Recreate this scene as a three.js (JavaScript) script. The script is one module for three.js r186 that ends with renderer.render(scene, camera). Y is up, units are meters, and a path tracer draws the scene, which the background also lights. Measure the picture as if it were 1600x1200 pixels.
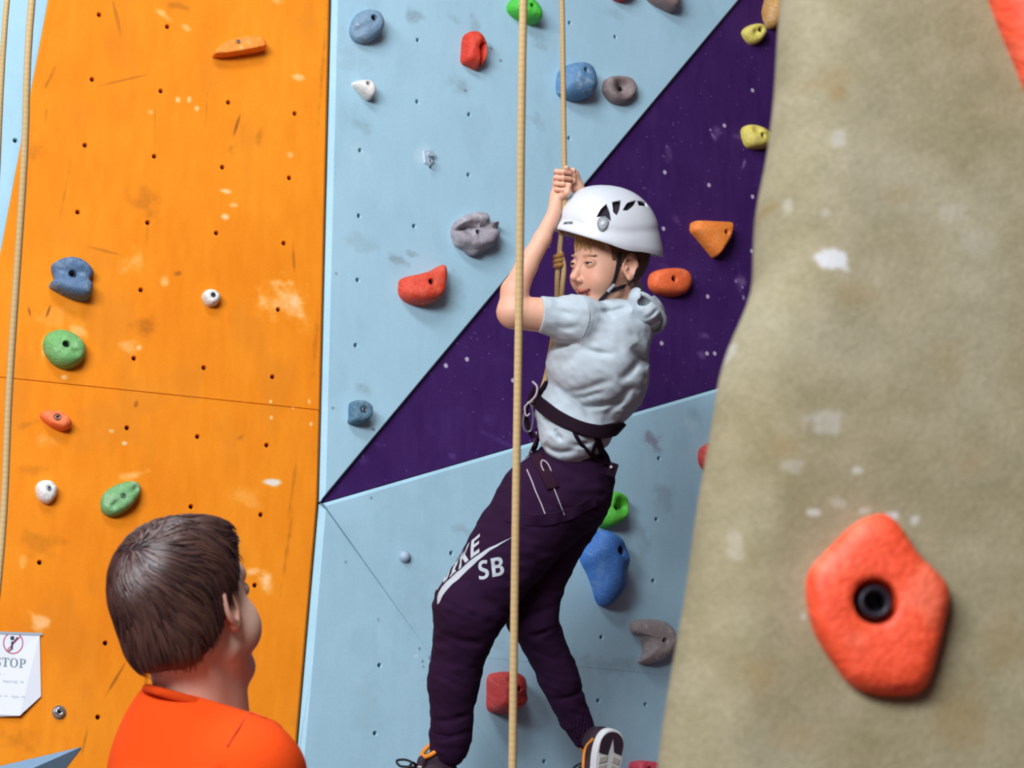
import * as THREE from 'three';
import { mergeGeometries, mergeVertices } from 'three/addons/utils/BufferGeometryUtils.js';
import { FontLoader } from 'three/addons/loaders/FontLoader.js';
import { RectAreaLightUniformsLib } from 'three/addons/lights/RectAreaLightUniformsLib.js';
import { RoundedBoxGeometry } from 'three/addons/geometries/RoundedBoxGeometry.js';
import { Brush, Evaluator, SUBTRACTION } from 'three-bvh-csg';

// ------------------------------------------------------------------ camera, exposure, light
const scene = new THREE.Scene();
const renderer = new THREE.WebGLRenderer();
renderer.toneMapping = THREE.LinearToneMapping;
renderer.toneMappingExposure = 0.84;
renderer.shadowMap.enabled = true;
const FOCAL = 4000;                                   // focal length in pixels of a 1600 x 1200 frame
const camera = new THREE.PerspectiveCamera(2 * Math.atan(600 / FOCAL) * 180 / Math.PI, 4 / 3, 0.1, 60);
camera.rotation.order = 'YXZ';
camera.position.set(0, 0.95, 0);
camera.rotation.set(15.4 * Math.PI / 180, 0, 0.015);
camera.focus = 5.4;
camera.userData.fStop = 8.5;
camera.updateMatrixWorld(true);
scene.add(camera);
scene.background = new THREE.Color(0x11141a);

// hanging light panels of the hall: [x, y, z, width, depth, strength, point they face]
RectAreaLightUniformsLib.init();
const LAMPS = [
  [-2.8, 4.8, 1.8, 4.2, 1.9, 36, [0, 2.2, -6.5]],
  [-0.7, 6.3, -3.1, 2.0, 1.0, 26, [-0.7, 0, -3.1]],
];

// ------------------------------------------------------------------ small helpers
const V = (x, y, z) => new THREE.Vector3(x, y, z);
let seed = 7;
const rnd = () => { seed = (seed * 1664525 + 1013904223) >>> 0; return seed / 4294967296; };
const clamp = (x, a, b) => x < a ? a : x > b ? b : x;
const mixn = (a, b, t) => a + (b - a) * t;
const smooth = (a, b, x) => { const t = clamp((x - a) / (b - a), 0, 1); return t * t * (3 - 2 * t); };
function hash3(x, y, z) {
  let h = (x * 374761393 + y * 668265263 + z * 2147483647) | 0;
  h = Math.imul(h ^ (h >>> 13), 1274126177); h = Math.imul(h ^ (h >>> 16), 2246822519);
  return ((h ^ (h >>> 15)) >>> 0) / 4294967296;
}
function noise(x, y, z = 0) {
  const xi = Math.floor(x), yi = Math.floor(y), zi = Math.floor(z);
  let fx = x - xi, fy = y - yi, fz = z - zi;
  fx = fx * fx * (3 - 2 * fx); fy = fy * fy * (3 - 2 * fy); fz = fz * fz * (3 - 2 * fz);
  const L = (dy, dz) => { const a = hash3(xi, yi + dy, zi + dz); return a + (hash3(xi + 1, yi + dy, zi + dz) - a) * fx; };
  const a = L(0, 0), b = L(1, 0); const p = a + (b - a) * fy;
  if (fz === 0) return p * 2 - 1;
  const c = L(0, 1), d = L(1, 1); const q = c + (d - c) * fy;
  return (p + (q - p) * fz) * 2 - 1;
}
const fbm = (x, y, z = 0, n = 4) => { let s = 0, a = 0.5; for (let i = 0; i < n; i++) { s += a * noise(x, y, z + i * 17); x *= 2.03; y *= 2.03; z *= 2.03; a *= 0.5; } return s; };
const taken = new Map();
function numbered(n) { const k = taken.get(n) || 0; taken.set(n, k + 1); return k ? n + '_' + String(k).padStart(3, '0') : n; }
function shadows(o) { o.castShadow = true; o.receiveShadow = true; return o; }
function mesh(name, geo, mat, parent, label) {
  const m = shadows(new THREE.Mesh(geo, mat)); m.name = parent === scene ? numbered(name) : name; parent.add(m);
  if (label) m.userData.label = label;
  return m;
}
function thing(name, label, category, group) {
  const g = new THREE.Group(); g.name = numbered(name); g.userData = { label, category }; if (group) g.userData.group = group; scene.add(g); return g;
}
function structure(name, label) {
  const g = new THREE.Group(); g.name = numbered(name); g.userData = { kind: 'structure', label, category: 'wall' }; scene.add(g); return g;
}
// a point seen at pixel (px, py) of the photograph, at a given depth in front of the lens
const at = (px, py, d) => V((px - 800) / FOCAL * d, (600 - py) / FOCAL * d, -d).applyMatrix4(camera.matrixWorld);
const EYE = camera.position.clone();
function texture(w, h, fn, srgb = true) {
  const a = new Uint8Array(w * h * 4);
  for (let y = 0, k = 0; y < h; y++) for (let x = 0; x < w; x++, k += 4) {
    const c = fn((x + 0.5) / w, (y + 0.5) / h);
    a[k] = clamp(c[0], 0, 255); a[k + 1] = clamp(c[1], 0, 255); a[k + 2] = clamp(c[2], 0, 255); a[k + 3] = 255;
  }
  const t = new THREE.DataTexture(a, w, h); t.magFilter = THREE.LinearFilter; t.minFilter = THREE.LinearFilter;
  t.wrapS = t.wrapT = THREE.MirroredRepeatWrapping; if (srgb) t.colorSpace = THREE.SRGBColorSpace; t.needsUpdate = true; return t;
}
const std = (color, roughness = 0.7, more = {}) => new THREE.MeshStandardMaterial({ color, roughness, ...more });
const matt = (roughness, more) => new THREE.MeshPhysicalMaterial({ color: 0xffffff, roughness, specularIntensity: 0.35, ...more });   // dull wall paint
// grain shared by cast resin holds
const grainTex = texture(256, 256, (u, v) => { const n = 128 + 70 * noise(u * 90, v * 90) + 50 * noise(u * 40, v * 40, 3); return [n, n, n]; }, false);
grainTex.wrapS = grainTex.wrapT = THREE.RepeatWrapping; 

// ------------------------------------------------------------------ the climbing wall's two planes
class Wall {
  constructor(origin, yaw, back = 0) {
    this.U = V(Math.cos(yaw), 0, -Math.sin(yaw)); this.Vv = V(0, 1, 0); this.N = V(Math.sin(yaw), 0, Math.cos(yaw));
    this.O = origin.clone().addScaledVector(this.N, -back);
    this.matrix = new THREE.Matrix4().makeBasis(this.U, this.Vv, this.N).setPosition(this.O);
  }
  uv(px, py, lift = 0) {                                // where the sight line of a pixel meets the plane, in metres along and up the wall
    const d = at(px, py, 1).sub(EYE), n = this.O.clone().addScaledVector(this.N, lift).sub(EYE).dot(this.N) / d.dot(this.N);
    const p = EYE.clone().addScaledVector(d, n).sub(this.O); return [p.dot(this.U), p.dot(this.Vv)];
  }
}
const corner = at(500, 600, 6.6); corner.y = 0;
const RAD = Math.PI / 180;
const wallO = new Wall(corner, 20 * RAD), wallB = new Wall(corner, 32 * RAD), wallF = new Wall(corner, 20 * RAD, 0.16);

// a painted panel: outline (metres, anticlockwise), a chamfer for each edge, bolt holes bored through
function panelGeometry(poly, cham, thick, z0, holes, uvBox) {
  const n = poly.length, line = [], inset = [];
  for (let i = 0; i < n; i++) {
    const a = poly[i], b = poly[(i + 1) % n], dx = b[0] - a[0], dy = b[1] - a[1], l = Math.hypot(dx, dy), nx = -dy / l, ny = dx / l;
    line.push([nx, ny, nx * a[0] + ny * a[1] + cham[i]]);
  }
  for (let i = 0; i < n; i++) {
    const p = line[(i + n - 1) % n], q = line[i], det = p[0] * q[1] - p[1] * q[0];
    inset.push([(p[2] * q[1] - p[1] * q[2]) / det, (p[0] * q[2] - p[2] * q[0]) / det]);
  }
  const R = 0.0072, R2 = 0.0058, SEG = 12;
  const shape = new THREE.Shape(inset.map((p) => new THREE.Vector2(...p)));
  for (const h of holes) { const c = new THREE.Path(); for (let k = 0; k < SEG; k++) { const a = -k / SEG * 2 * Math.PI; c[k ? 'lineTo' : 'moveTo'](h[0] + R * Math.cos(a), h[1] + R * Math.sin(a)); } c.closePath(); shape.holes.push(c); }
  const face = new THREE.ShapeGeometry(shape), pos = [], zt = z0 + thick;
  const P = face.attributes.position, I = face.index;
  for (let k = 0; k < I.count; k++) pos.push(P.getX(I.getX(k)), P.getY(I.getX(k)), zt);
  const quad = (a, b, c, d) => pos.push(...a, ...b, ...c, ...a, ...c, ...d);
  for (let i = 0; i < n; i++) {
    const j = (i + 1) % n, a = poly[i], b = poly[j], ia = inset[i], ib = inset[j], zc = zt - Math.max(0.001, cham[i]), zc2 = zc;
    quad([...a, zc], [...b, zc2], [...ib, zt], [...ia, zt]);
    quad([...a, z0], [...b, z0], [...b, zc2], [...a, zc]);
  }
  for (const h of holes) for (let k = 0; k < SEG; k++) {
    const a = k / SEG * 2 * Math.PI, b = (k + 1) / SEG * 2 * Math.PI, c = (r, t, z) => [h[0] + r * Math.cos(t), h[1] + r * Math.sin(t), z];
    quad(c(R, a, zt), c(R, b, zt), c(R2, b, zt - 0.002), c(R2, a, zt - 0.002));
    quad(c(R2, a, zt - 0.002), c(R2, b, zt - 0.002), c(R2, b, z0), c(R2, a, z0));
  }
  const g = new THREE.BufferGeometry(); g.setAttribute('position', new THREE.Float32BufferAttribute(pos, 3));
  const uv = []; for (let k = 0; k < pos.length; k += 3) uv.push((pos[k] - uvBox[0]) / (uvBox[2] - uvBox[0]), (pos[k + 1] - uvBox[1]) / (uvBox[3] - uvBox[1]));
  g.setAttribute('uv', new THREE.Float32BufferAttribute(uv, 2)); g.computeVertexNormals(); return g;
}
const insidePoly = (poly, p, m) => poly.every((a, i) => { const b = poly[(i + 1) % poly.length], dx = b[0] - a[0], dy = b[1] - a[1]; return (dx * (p[1] - a[1]) - dy * (p[0] - a[0])) / Math.hypot(dx, dy) > m; });
const nutGeo = new THREE.CylinderGeometry(0.0064, 0.0064, 0.004, 12).rotateX(Math.PI / 2);
const nutDark = std(0x1a1216, 0.6, { metalness: 0.3 }), nutPale = std(0xb9b2c4, 0.6);
function panel(wall, group, name, label, pxPoly, cham, mat, uvBox, holes, z0 = 0, nut = nutDark) {
  const poly = pxPoly.map((p) => wall.uv(p[0], p[1]));
  let area = 0; poly.forEach((a, i) => { const b = poly[(i + 1) % poly.length]; area += a[0] * b[1] - a[1] * b[0]; });
  if (area < 0) { poly.reverse(); cham = cham.slice().reverse(); cham.push(cham.shift()); }   // edge i runs from corner i to i + 1
  const own = holes.filter((h) => insidePoly(poly, h, 0.02));
  const m = mesh(name, panelGeometry(poly, cham, 0.018, z0, own, uvBox), mat, group, label);
  const pale = nut === nutPale;
  for (const h of own) { const t = mesh('bolt_hole_insert', nutGeo, nut, m); t.position.set(h[0], h[1], z0 + (pale ? 0.0155 : 0.0)); }
  return m;
}
// paint with marks: a mark is [px, py, half width, half height (px), turn (degrees), colour, strength, raggedness]
function paint(wall, box, w, h, base, marks, opts = {}) {
  const M = marks.map(([px, py, rx, ry, deg, c, k, rag = 0.6]) => {
    const [u, v] = wall.uv(px, py), s = 0.00166; return { u, v, rx: rx * s, ry: ry * s, c: Math.cos(-deg * RAD), s: Math.sin(-deg * RAD), col: c, k, rag, R: Math.max(rx, ry) * s * 1.5 };
  });
  const S = opts.seed || 1, vary = opts.vary ?? 9, streak = opts.streak ?? 5, speck = opts.speck || 0;
  return texture(w, h, (a, b) => {
    const u = box[0] + a * (box[2] - box[0]), v = box[1] + b * (box[3] - box[1]);
    const n = fbm(u * 5 + S, v * 5, S, 4) * vary + fbm(u * 60, v * 14, S + 9, 3) * streak + noise(u * 420, v * 420, S) * (opts.grain ?? 3);
    let r = base[0] + n * (opts.tint?.[0] ?? 1), g = base[1] + n * (opts.tint?.[1] ?? 1), bl = base[2] + n * (opts.tint?.[2] ?? 1);
    // scuffs, rubber and dirt from shoes
    const d = fbm(u * 9 + 40, v * 6, S + 3, 4), f = smooth(0.12, 0.42, d) * (opts.dirt ?? 0.12), dc = opts.dirtCol || [120, 110, 105];
    r = mixn(r, dc[0], f); g = mixn(g, dc[1], f); bl = mixn(bl, dc[2], f);
    if (speck) { const q = hash3(Math.floor(u * 260), Math.floor(v * 260), 5); if (q > 1 - speck * (0.5 + Math.max(0, d) * 2)) { r += 45; g += 45; bl += 50; } }
    for (const m of M) {
      const x = u - m.u, y = v - m.v; if (Math.abs(x) > m.R || Math.abs(y) > m.R) continue;
      const X = (x * m.c - y * m.s) / m.rx, Y = (x * m.s + y * m.c) / m.ry, q = Math.hypot(X, Y);
      let t = smooth(1.1, 0.45 - 0.4 * m.rag, q + m.rag * 0.9 * fbm(u * 45, v * 45, 8, 3)) * m.k * (1 - m.rag * 0.22 * (noise(u * 230, v * 230, 2) + 0.6)); t = clamp(t, 0, 1);
      r = mixn(r, m.col[0], t); g = mixn(g, m.col[1], t); bl = mixn(bl, m.col[2], t);
    }
    return [r, g, bl];
  });
}
function boxOf(wall, x0, y0, x1, y1) { const c = [[x0, y0], [x1, y0], [x0, y1], [x1, y1]].map((p) => wall.uv(...p)); return [Math.min(...c.map((p) => p[0])), Math.min(...c.map((p) => p[1])), Math.max(...c.map((p) => p[0])), Math.max(...c.map((p) => p[1]))]; }
// ------------------------------------------------------------------ orange wall (left)
const CH = [255, 214, 176], CHW = [222, 226, 226], DK = [150, 88, 20], DK2 = [120, 66, 18];
const oBox = boxOf(wallO, -60, -20, 545, 1220);
const oMarks = [
  [440, 470, 44, 34, 20, CH, 0.5, 0.9], [462, 478, 14, 40, 20, CH, 0.6, 0.8], [405, 475, 12, 26, -15, CH, 0.45, 0.8], [432, 445, 26, 8, 0, CH, 0.5, 0.8],
  [250, 25, 18, 6, -30, CH, 0.5, 0.9], [290, 48, 12, 6, -20, CH, 0.5, 0.8], [275, 160, 6, 7, 0, CH, 0.75, 0.5], [293, 160, 4, 7, 0, CH, 0.7, 0.5], [305, 173, 5, 6, 0, CH, 0.7, 0.5], [233, 178, 6, 6, 0, CH, 0.5, 0.6],
  [348, 302, 12, 5, 0, CH, 0.75, 0.5], [363, 324, 9, 5, 0, CH, 0.6, 0.6], [349, 342, 8, 6, 0, CH, 0.8, 0.5], [462, 125, 14, 7, 0, CH, 0.6, 0.7], [430, 5, 12, 10, 0, CH, 0.5, 0.8], [452, 246, 8, 7, 0, CHW, 0.4, 0.7],
  [423, 756, 18, 7, 5, CHW, 0.95, 0.4], [205, 412, 18, 26, -35, CH, 0.4, 1], [202, 545, 20, 14, -10, CH, 0.4, 0.9], [214, 546, 6, 6, 0, CH, 0.8, 0.5], [98, 592, 8, 6, 0, CH, 0.8, 0.5], [254, 444, 9, 10, 0, CH, 0.5, 0.7],
  [413, 912, 14, 26, 15, CH, 0.8, 0.7], [395, 894, 16, 7, 15, CH, 0.6, 0.7], [58, 972, 22, 14, -25, CH, 0.65, 0.8], [33, 880, 7, 14, 0, CH, 0.35, 0.9], [192, 695, 5, 4, 0, CHW, 0.7, 0.4], [172, 676, 6, 4, 0, CHW, 0.5, 0.5], [421, 655, 3, 4, 0, CH, 0.8, 0.3], [385, 780, 30, 18, 0, CH, 0.25, 1], [420, 630, 3, 3, 0, CH, 0.8, 0.3],
  [455, 640, 3, 3, 0, CH, 0.7, 0.3], [483, 665, 3, 4, 0, CH, 0.8, 0.3], [480, 630, 3, 5, 0, CH, 0.6, 0.3], [90, 500, 40, 30, 0, CH, 0.2, 1], [120, 520, 24, 10, -30, CH, 0.4, 0.9], [66, 545, 5, 24, 0, CH, 0.5, 0.8], [70, 690, 26, 14, 0, CHW, 0.25, 1], [205, 745, 26, 8, 20, CH, 0.5, 0.8],
  [180, 30, 4, 34, 15, DK, 0.5, 0.5], [195, 128, 52, 2.4, 22, DK, 0.5, 0.35], [367, 200, 3, 26, -14, DK2, 0.7, 0.5], [358, 235, 9, 16, -20, DK, 0.4, 0.8], [403, 215, 7, 20, 0, DK, 0.4, 0.9], [74, 130, 4, 26, -20, DK, 0.6, 0.6], [70, 180, 3, 18, 0, DK, 0.4, 0.6], [278, 14, 22, 8, 0, DK, 0.45, 0.9], [225, 320, 30, 34, 0, DK, 0.35, 1], [228, 365, 4, 34, 0, DK, 0.3, 0.7], [55, 240, 16, 22, 0, DK, 0.35, 1], [160, 395, 40, 3, -8, DK, 0.4, 0.5], [456, 405, 3, 30, 5, DK2, 0.4, 0.5], [225, 512, 22, 16, 0, DK2, 0.35, 1], [275, 430, 8, 5, 20, DK2, 0.5, 0.6], [74, 488, 2.4, 14, -15, DK2, 0.7, 0.4], [44, 490, 2.4, 9, 15, DK2, 0.6, 0.4], [210, 635, 4, 8, -15, DK2, 0.6, 0.5], [45, 665, 20, 6, 25, DK, 0.35, 0.9], [375, 685, 10, 6, 40, DK2, 0.5, 0.8], [55, 735, 26, 10, 10, DK, 0.3, 1], [60, 850, 40, 22, 0, DK, 0.3, 1], [180, 1060, 3, 34, -28, DK2, 0.6, 0.4], [226, 1062, 4, 26, 0, DK2, 0.4, 0.6], [130, 1160, 3, 22, -10, DK, 0.5, 0.5], [30, 1160, 30, 20, 0, DK, 0.3, 1], [445, 865, 4, 60, -6, DK, 0.4, 0.8], [455, 760, 3, 60, -6, DK, 0.35, 0.8], [100, 300, 3, 60, -6, DK, 0.3, 0.8], [240, 200, 2, 60, 4, DK, 0.3, 0.7], [320, 180, 2, 40, 0, DK, 0.3, 0.7],
  [490, 540, 6, 60, -3, DK2, 0.25, 1], [500, 120, 4, 120, -2, DK, 0.3, 0.9],
];
const orangePaint = matt(0.7, { map: paint(wallO, oBox, 1024, 2048, [232, 136, 20], oMarks, { seed: 3, vary: 10, streak: 7, dirt: 0.22, dirtCol: [196, 120, 40], tint: [0.7, 1, 0.9] }) });
orangePaint.bumpMap = grainTex; orangePaint.bumpScale = 0.0006;
const wallLeft = structure('wall_left', 'orange painted plywood climbing wall with bolt holes');
wallO.matrix.decompose(wallLeft.position, wallLeft.quaternion, wallLeft.scale);
const hO = []; {
  const a = wallO.uv(142, 128), b = wallO.uv(458, 181), c = wallO.uv(60, 881);
  for (let i = -1; i <= 3; i++) for (let j = -3; j <= 18; j++) {
    if ((i === 3 && j === -1) || (i === 2 && j === -1) || (i === 0 && j >= 3 && j <= 6) || (i === 2 && j === 3) || (i === 1 && j === 6)) continue;   // taken by holds, or never drilled
    hO.push([a[0] + (b[0] - a[0]) * i / 3 + (c[0] - a[0]) * j / 7, a[1] + (b[1] - a[1]) * i / 3 + (c[1] - a[1]) * j / 7]);
  }
}
const c3 = 0.003, c1 = 0.0006;
panel(wallO, wallLeft, 'panel', 'upper orange plywood panel', [[-36, 588], [498, 643], [513, 0], [524, -500], [169, -500]], [c1, 0.006, 0.006, c3, c3], orangePaint, oBox, hO);
panel(wallO, wallLeft, 'panel', 'lower orange plywood panel', [[-36, 588.8], [498, 643.8], [494, 785], [458, 1200], [362, 2250], [-345, 2250]], [c1, 0.006, 0.006, 0.006, c3, c3], orangePaint, oBox, hO);
const backing = std(0x5a4630, 0.9);

// ------------------------------------------------------------------ pale blue wall behind the left ropes
const fBox = boxOf(wallF, -300, -200, 300, 1200);
const bluePaintSide = matt(0.7, { map: paint(wallF, fBox, 512, 1024, [166, 206, 221], [[22, 223, 3, 3, 0, [70, 80, 90], 0.9, 0.2]], { seed: 11, vary: 8, streak: 4, dirt: 0.14, dirtCol: [128, 150, 158] }) });
const wallFar = structure('wall_far', 'pale blue climbing wall seen past the orange edge');
wallF.matrix.decompose(wallFar.position, wallFar.quaternion, wallFar.scale);
panel(wallF, wallFar, 'panel', null, [[-900, -500], [-900, 2250], [330, 2250], [480, -500]], [c3, c3, c3, c3], bluePaintSide, fBox, [wallF.uv(22, 223), wallF.uv(18, 330)]);

// ------------------------------------------------------------------ blue wall with the purple triangle (middle)
const bBox = boxOf(wallB, 440, -20, 1260, 1220);
const GR = [128, 146, 150], GR2 = [104, 112, 122], RD = [120, 105, 120], WB = [205, 224, 232];
const bMarks = [
  [640, 28, 22, 16, 0, GR, 0.55, 1], [705, 32, 18, 10, 0, GR, 0.4, 1], [735, 45, 14, 26, 20, GR, 0.4, 1], [715, 140, 26, 20, -20, GR, 0.45, 1], [722, 145, 4, 3, 0, GR2, 0.9, 0.3], [755, 82, 24, 12, 0, GR, 0.4, 1], [777, 98, 3, 3, 0, GR2, 0.9, 0.3], [762, 79, 4, 3, 0, GR2, 0.7, 0.3],
  [560, 200, 24, 16, 0, GR, 0.35, 1], [830, 190, 22, 14, -20, GR, 0.35, 1], [835, 72, 24, 12, 0, GR, 0.35, 1], [548, 95, 40, 50, 0, GR, 0.15, 1], [620, 410, 26, 10, -15, GR, 0.6, 1], [640, 400, 16, 7, 0, GR, 0.5, 0.9], [560, 380, 40, 20, 0, GR, 0.25, 1], [700, 460, 26, 40, 0, GR, 0.3, 1], [520, 430, 4, 4, 0, GR2, 0.6, 0.4], [560, 608, 18, 14, 0, GR, 0.4, 1], [578, 673, 4, 3, 0, GR2, 0.9, 0.3], [515, 640, 4, 3, 0, GR2, 0.8, 0.4], [575, 780, 3, 3, 0, GR2, 0.8, 0.3],
  [955, 25, 26, 16, 0, GR, 0.3, 1], [990, 250, 14, 8, 0, GR, 0.3, 1], [558, 245, 26, 26, 0, WB, 0.25, 0.9], [655, 245, 20, 22, 0, WB, 0.45, 0.9], [535, 880, 3, 3, 0, GR2, 0.7, 0.3],
  [1014, 688, 24, 14, -10, RD, 0.6, 1], [1020, 700, 12, 14, 0, RD, 0.4, 1], [1075, 665, 18, 16, 0, WB, 0.4, 0.9], [715, 830, 26, 10, 0, GR, 0.35, 1], [655, 1035, 4, 4, 0, GR2, 0.6, 0.4], [650, 1015, 3, 3, 0, GR2, 0.7, 0.4], [667, 1030, 4, 5, 0, [90, 95, 135], 0.7, 0.4], [656, 1043, 3, 3, 0, GR2, 0.7, 0.4], [645, 1026, 4, 4, 0, WB, 0.8, 0.4], [586, 970, 4, 4, 0, GR2, 0.4, 0.4], [640, 930, 60, 70, 0, GR, 0.12, 1], [1030, 780, 26, 40, 0, GR, 0.35, 1], [1000, 850, 26, 30, 0, GR, 0.35, 1], [940, 1040, 80, 18, 4, GR, 0.3, 1], [760, 1000, 30, 30, 0, GR, 0.25, 1], [850, 1090, 40, 50, 0, GR, 0.2, 1], [1080, 650, 20, 18, 0, GR, 0.25, 1], [960, 1120, 60, 40, 0, WB, 0.12, 1], [570, 1100, 30, 60, 0, GR, 0.12, 1],
];
const bluePaint = matt(0.7, { map: paint(wallB, bBox, 1400, 2048, [166, 206, 221], bMarks, { seed: 5, vary: 7, streak: 3, dirt: 0.12, dirtCol: [132, 164, 178] }), bumpMap: grainTex, bumpScale: 0.0005 });
const PW = [176, 166, 196], PV = [88, 62, 124];
const pMarks = [
  [1120, 205, 16, 20, -20, PW, 0.32, 1], [1108, 204, 3, 4, 0, PW, 0.9, 0.3], [1112, 213, 8, 3, -40, PW, 0.5, 0.7], [1150, 215, 14, 8, 0, PW, 0.25, 1], [1160, 258, 3, 14, -20, PW, 0.5, 0.8], [1165, 66, 10, 3, -30, PW, 0.6, 0.7], [1155, 440, 16, 24, 20, PW, 0.45, 1], [1148, 440, 4, 4, 0, PW, 0.8, 0.5], [1158, 450, 4, 4, 0, PW, 0.8, 0.5], [1160, 466, 4, 7, 0, PW, 0.8, 0.5], [1100, 525, 16, 8, 0, PW, 0.3, 1], [1095, 555, 10, 8, 0, PW, 0.3, 1], [1040, 240, 12, 16, 0, PW, 0.22, 1], [1035, 245, 5, 3, 0, PW, 0.5, 0.6], [1040, 230, 4, 5, 0, PW, 0.4, 0.7], [1005, 295, 6, 3, 0, PW, 0.4, 0.7], [1055, 345, 12, 10, 0, PW, 0.2, 1], [1020, 180, 20, 30, 0, PV, 0.3, 1], [910, 160, 14, 20, 0, PV, 0.3, 1], [560, 720, 16, 10, 0, PV, 0.6, 0.9], [565, 713, 3, 3, 0, PW, 0.5, 0.5], [588, 695, 12, 6, 0, PV, 0.6, 0.9], [705, 713, 8, 6, 0, PV, 0.8, 0.8], [700, 660, 50, 60, 0, PV, 0.16, 1], [780, 560, 26, 30, 0, PV, 0.2, 1], [760, 655, 16, 10, 0, PV, 0.4, 1], [780, 690, 40, 5, -16, PV, 0.5, 0.9], [990, 560, 20, 30, 0, PV, 0.2, 1], [1090, 420, 40, 30, 0, PV, 0.2, 1], [1035, 415, 30, 6, 0, PV, 0.4, 1],
];
const purplePaint = matt(0.65, { map: paint(wallB, bBox, 1024, 1536, [60, 30, 90], pMarks, { seed: 8, vary: 7, streak: 6, grain: 4, dirt: 0.25, dirtCol: [70, 44, 100], speck: 0.006 }), bumpMap: grainTex, bumpScale: 0.0006 });
const wallMid = structure('wall_back', 'pale blue climbing wall with a purple painted triangle');
wallB.matrix.decompose(wallMid.position, wallMid.quaternion, wallMid.scale);
const hB = [[648, 66], [647, 162], [642, 356], [558, 238], [556, 340], [554, 440], [551, 542], [728, 182], [727, 276], [809, 107], [807, 200], [805, 295], [956, 61], [885, 39], [884, 219],
  [1024, 718], [1020, 813], [1015, 909], [934, 997], [929, 1096], [1003, 1102], [845, 1191], [776, 979], [588, 1041], [581, 1147], [700, 866], [1022, 620]].map((p) => wallB.uv(...p));
const hP = [[1174, 142], [1037, 270], [1106, 290], [1035, 358], [1104, 464], [1173, 393], [1032, 537], [1103, 553], [1115, 553], [1130, 197], [1174, 308], [695, 572], [728, 562], [1010, 400], [800, 595]].map((p) => wallB.uv(p[0], p[1]));
panel(wallB, wallMid, 'panel', 'upper pale blue plywood panel', [[497, 785], [1569, -500], [531, -500], [517, 0]], [0.004, c3, 0.012, 0.012], bluePaint, bBox, hB);
panel(wallB, wallMid, 'panel', 'dark purple triangular panel', [[498, 787], [1900, 379], [1900, -500], [1564, -500]], [c1, c3, c3, c1], purplePaint, bBox, hP, -0.012, nutPale);
panel(wallB, wallMid, 'panel', 'lower pale blue panel under the purple triangle', [[500, 788], [1900, 381], [1900, 1138], [665, 1021]], [0.009, c3, c1, c1], bluePaint, bBox, hB);
panel(wallB, wallMid, 'panel', 'lower left pale blue panel beside the orange wall', [[497, 788], [665, 1021], [1472, 2250], [366, 2250], [462, 1200]], [c1, c1, c3, 0.012, 0.014], bluePaint, bBox, hB);
panel(wallB, wallMid, 'panel', 'lower right pale blue panel', [[665, 1021], [1900, 1138], [1900, 2250], [1472, 2250]], [c1, c3, c3, c1], bluePaint, bBox, hB);
function backBoard(wall, group, pxPoly, z) {
  const s = new THREE.Shape(pxPoly.map((p) => new THREE.Vector2(...wall.uv(...p))));
  const g = new THREE.ExtrudeGeometry(s, { depth: 0.02, bevelEnabled: false }); g.translate(0, 0, z - 0.02); mesh('backing_board', g, backing, group);
}
backBoard(wallO, wallLeft, [[-330, 2240], [362, 2240], [480, 900], [512, -490], [175, -490]], -0.004);
backBoard(wallB, wallMid, [[375, 2240], [1890, 2240], [1890, -490], [535, -490]], -0.016);

// ------------------------------------------------------------------ moulded tan wall (right, near)
const wallRight = structure('wall_right', 'sand coloured moulded climbing wall close to the camera');
const tanEdge = [[-4000, 1330], [-500, 1250], [-200, 1236], [0, 1222], [60, 1219], [120, 1214], [200, 1203], [260, 1189], [310, 1184], [370, 1184], [410, 1180], [450, 1166], [490, 1147], [530, 1131], [580, 1121], [640, 1113], [700, 1101], [760, 1091], [820, 1083], [900, 1072], [980, 1058], [1040, 1047], [1110, 1036], [1200, 1025], [1500, 985], [2200, 900], [3200, 850]];
const TD = 2.35;
function tanAt(py) { for (let i = 1; i < tanEdge.length; i++) if (py <= tanEdge[i][0]) { const a = tanEdge[i - 1], b = tanEdge[i]; return mixn(a[1], b[1], smoothless((py - a[0]) / (b[0] - a[0]))); } return tanEdge[tanEdge.length - 1][1]; }
function smoothless(t) { return t; }
const tanPts = [];                                     // left edge of the near face, from the top down: x and y in metres, z of the face
for (let k = 0; k <= 260; k++) { const py = k < 60 ? -420 - Math.pow((60 - k) / 60, 1.6) * 3000 : -420 + (k - 60) * (3000 + 420) / 200; const s = (tanAt(py - 24) + tanAt(py) + tanAt(py + 24)) / 3 + 9; const p = at(s, py, TD); tanPts.push(p); }
const zFace = -2.35;
const tg = { pos: [], uv: [], idx: [] };
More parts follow.
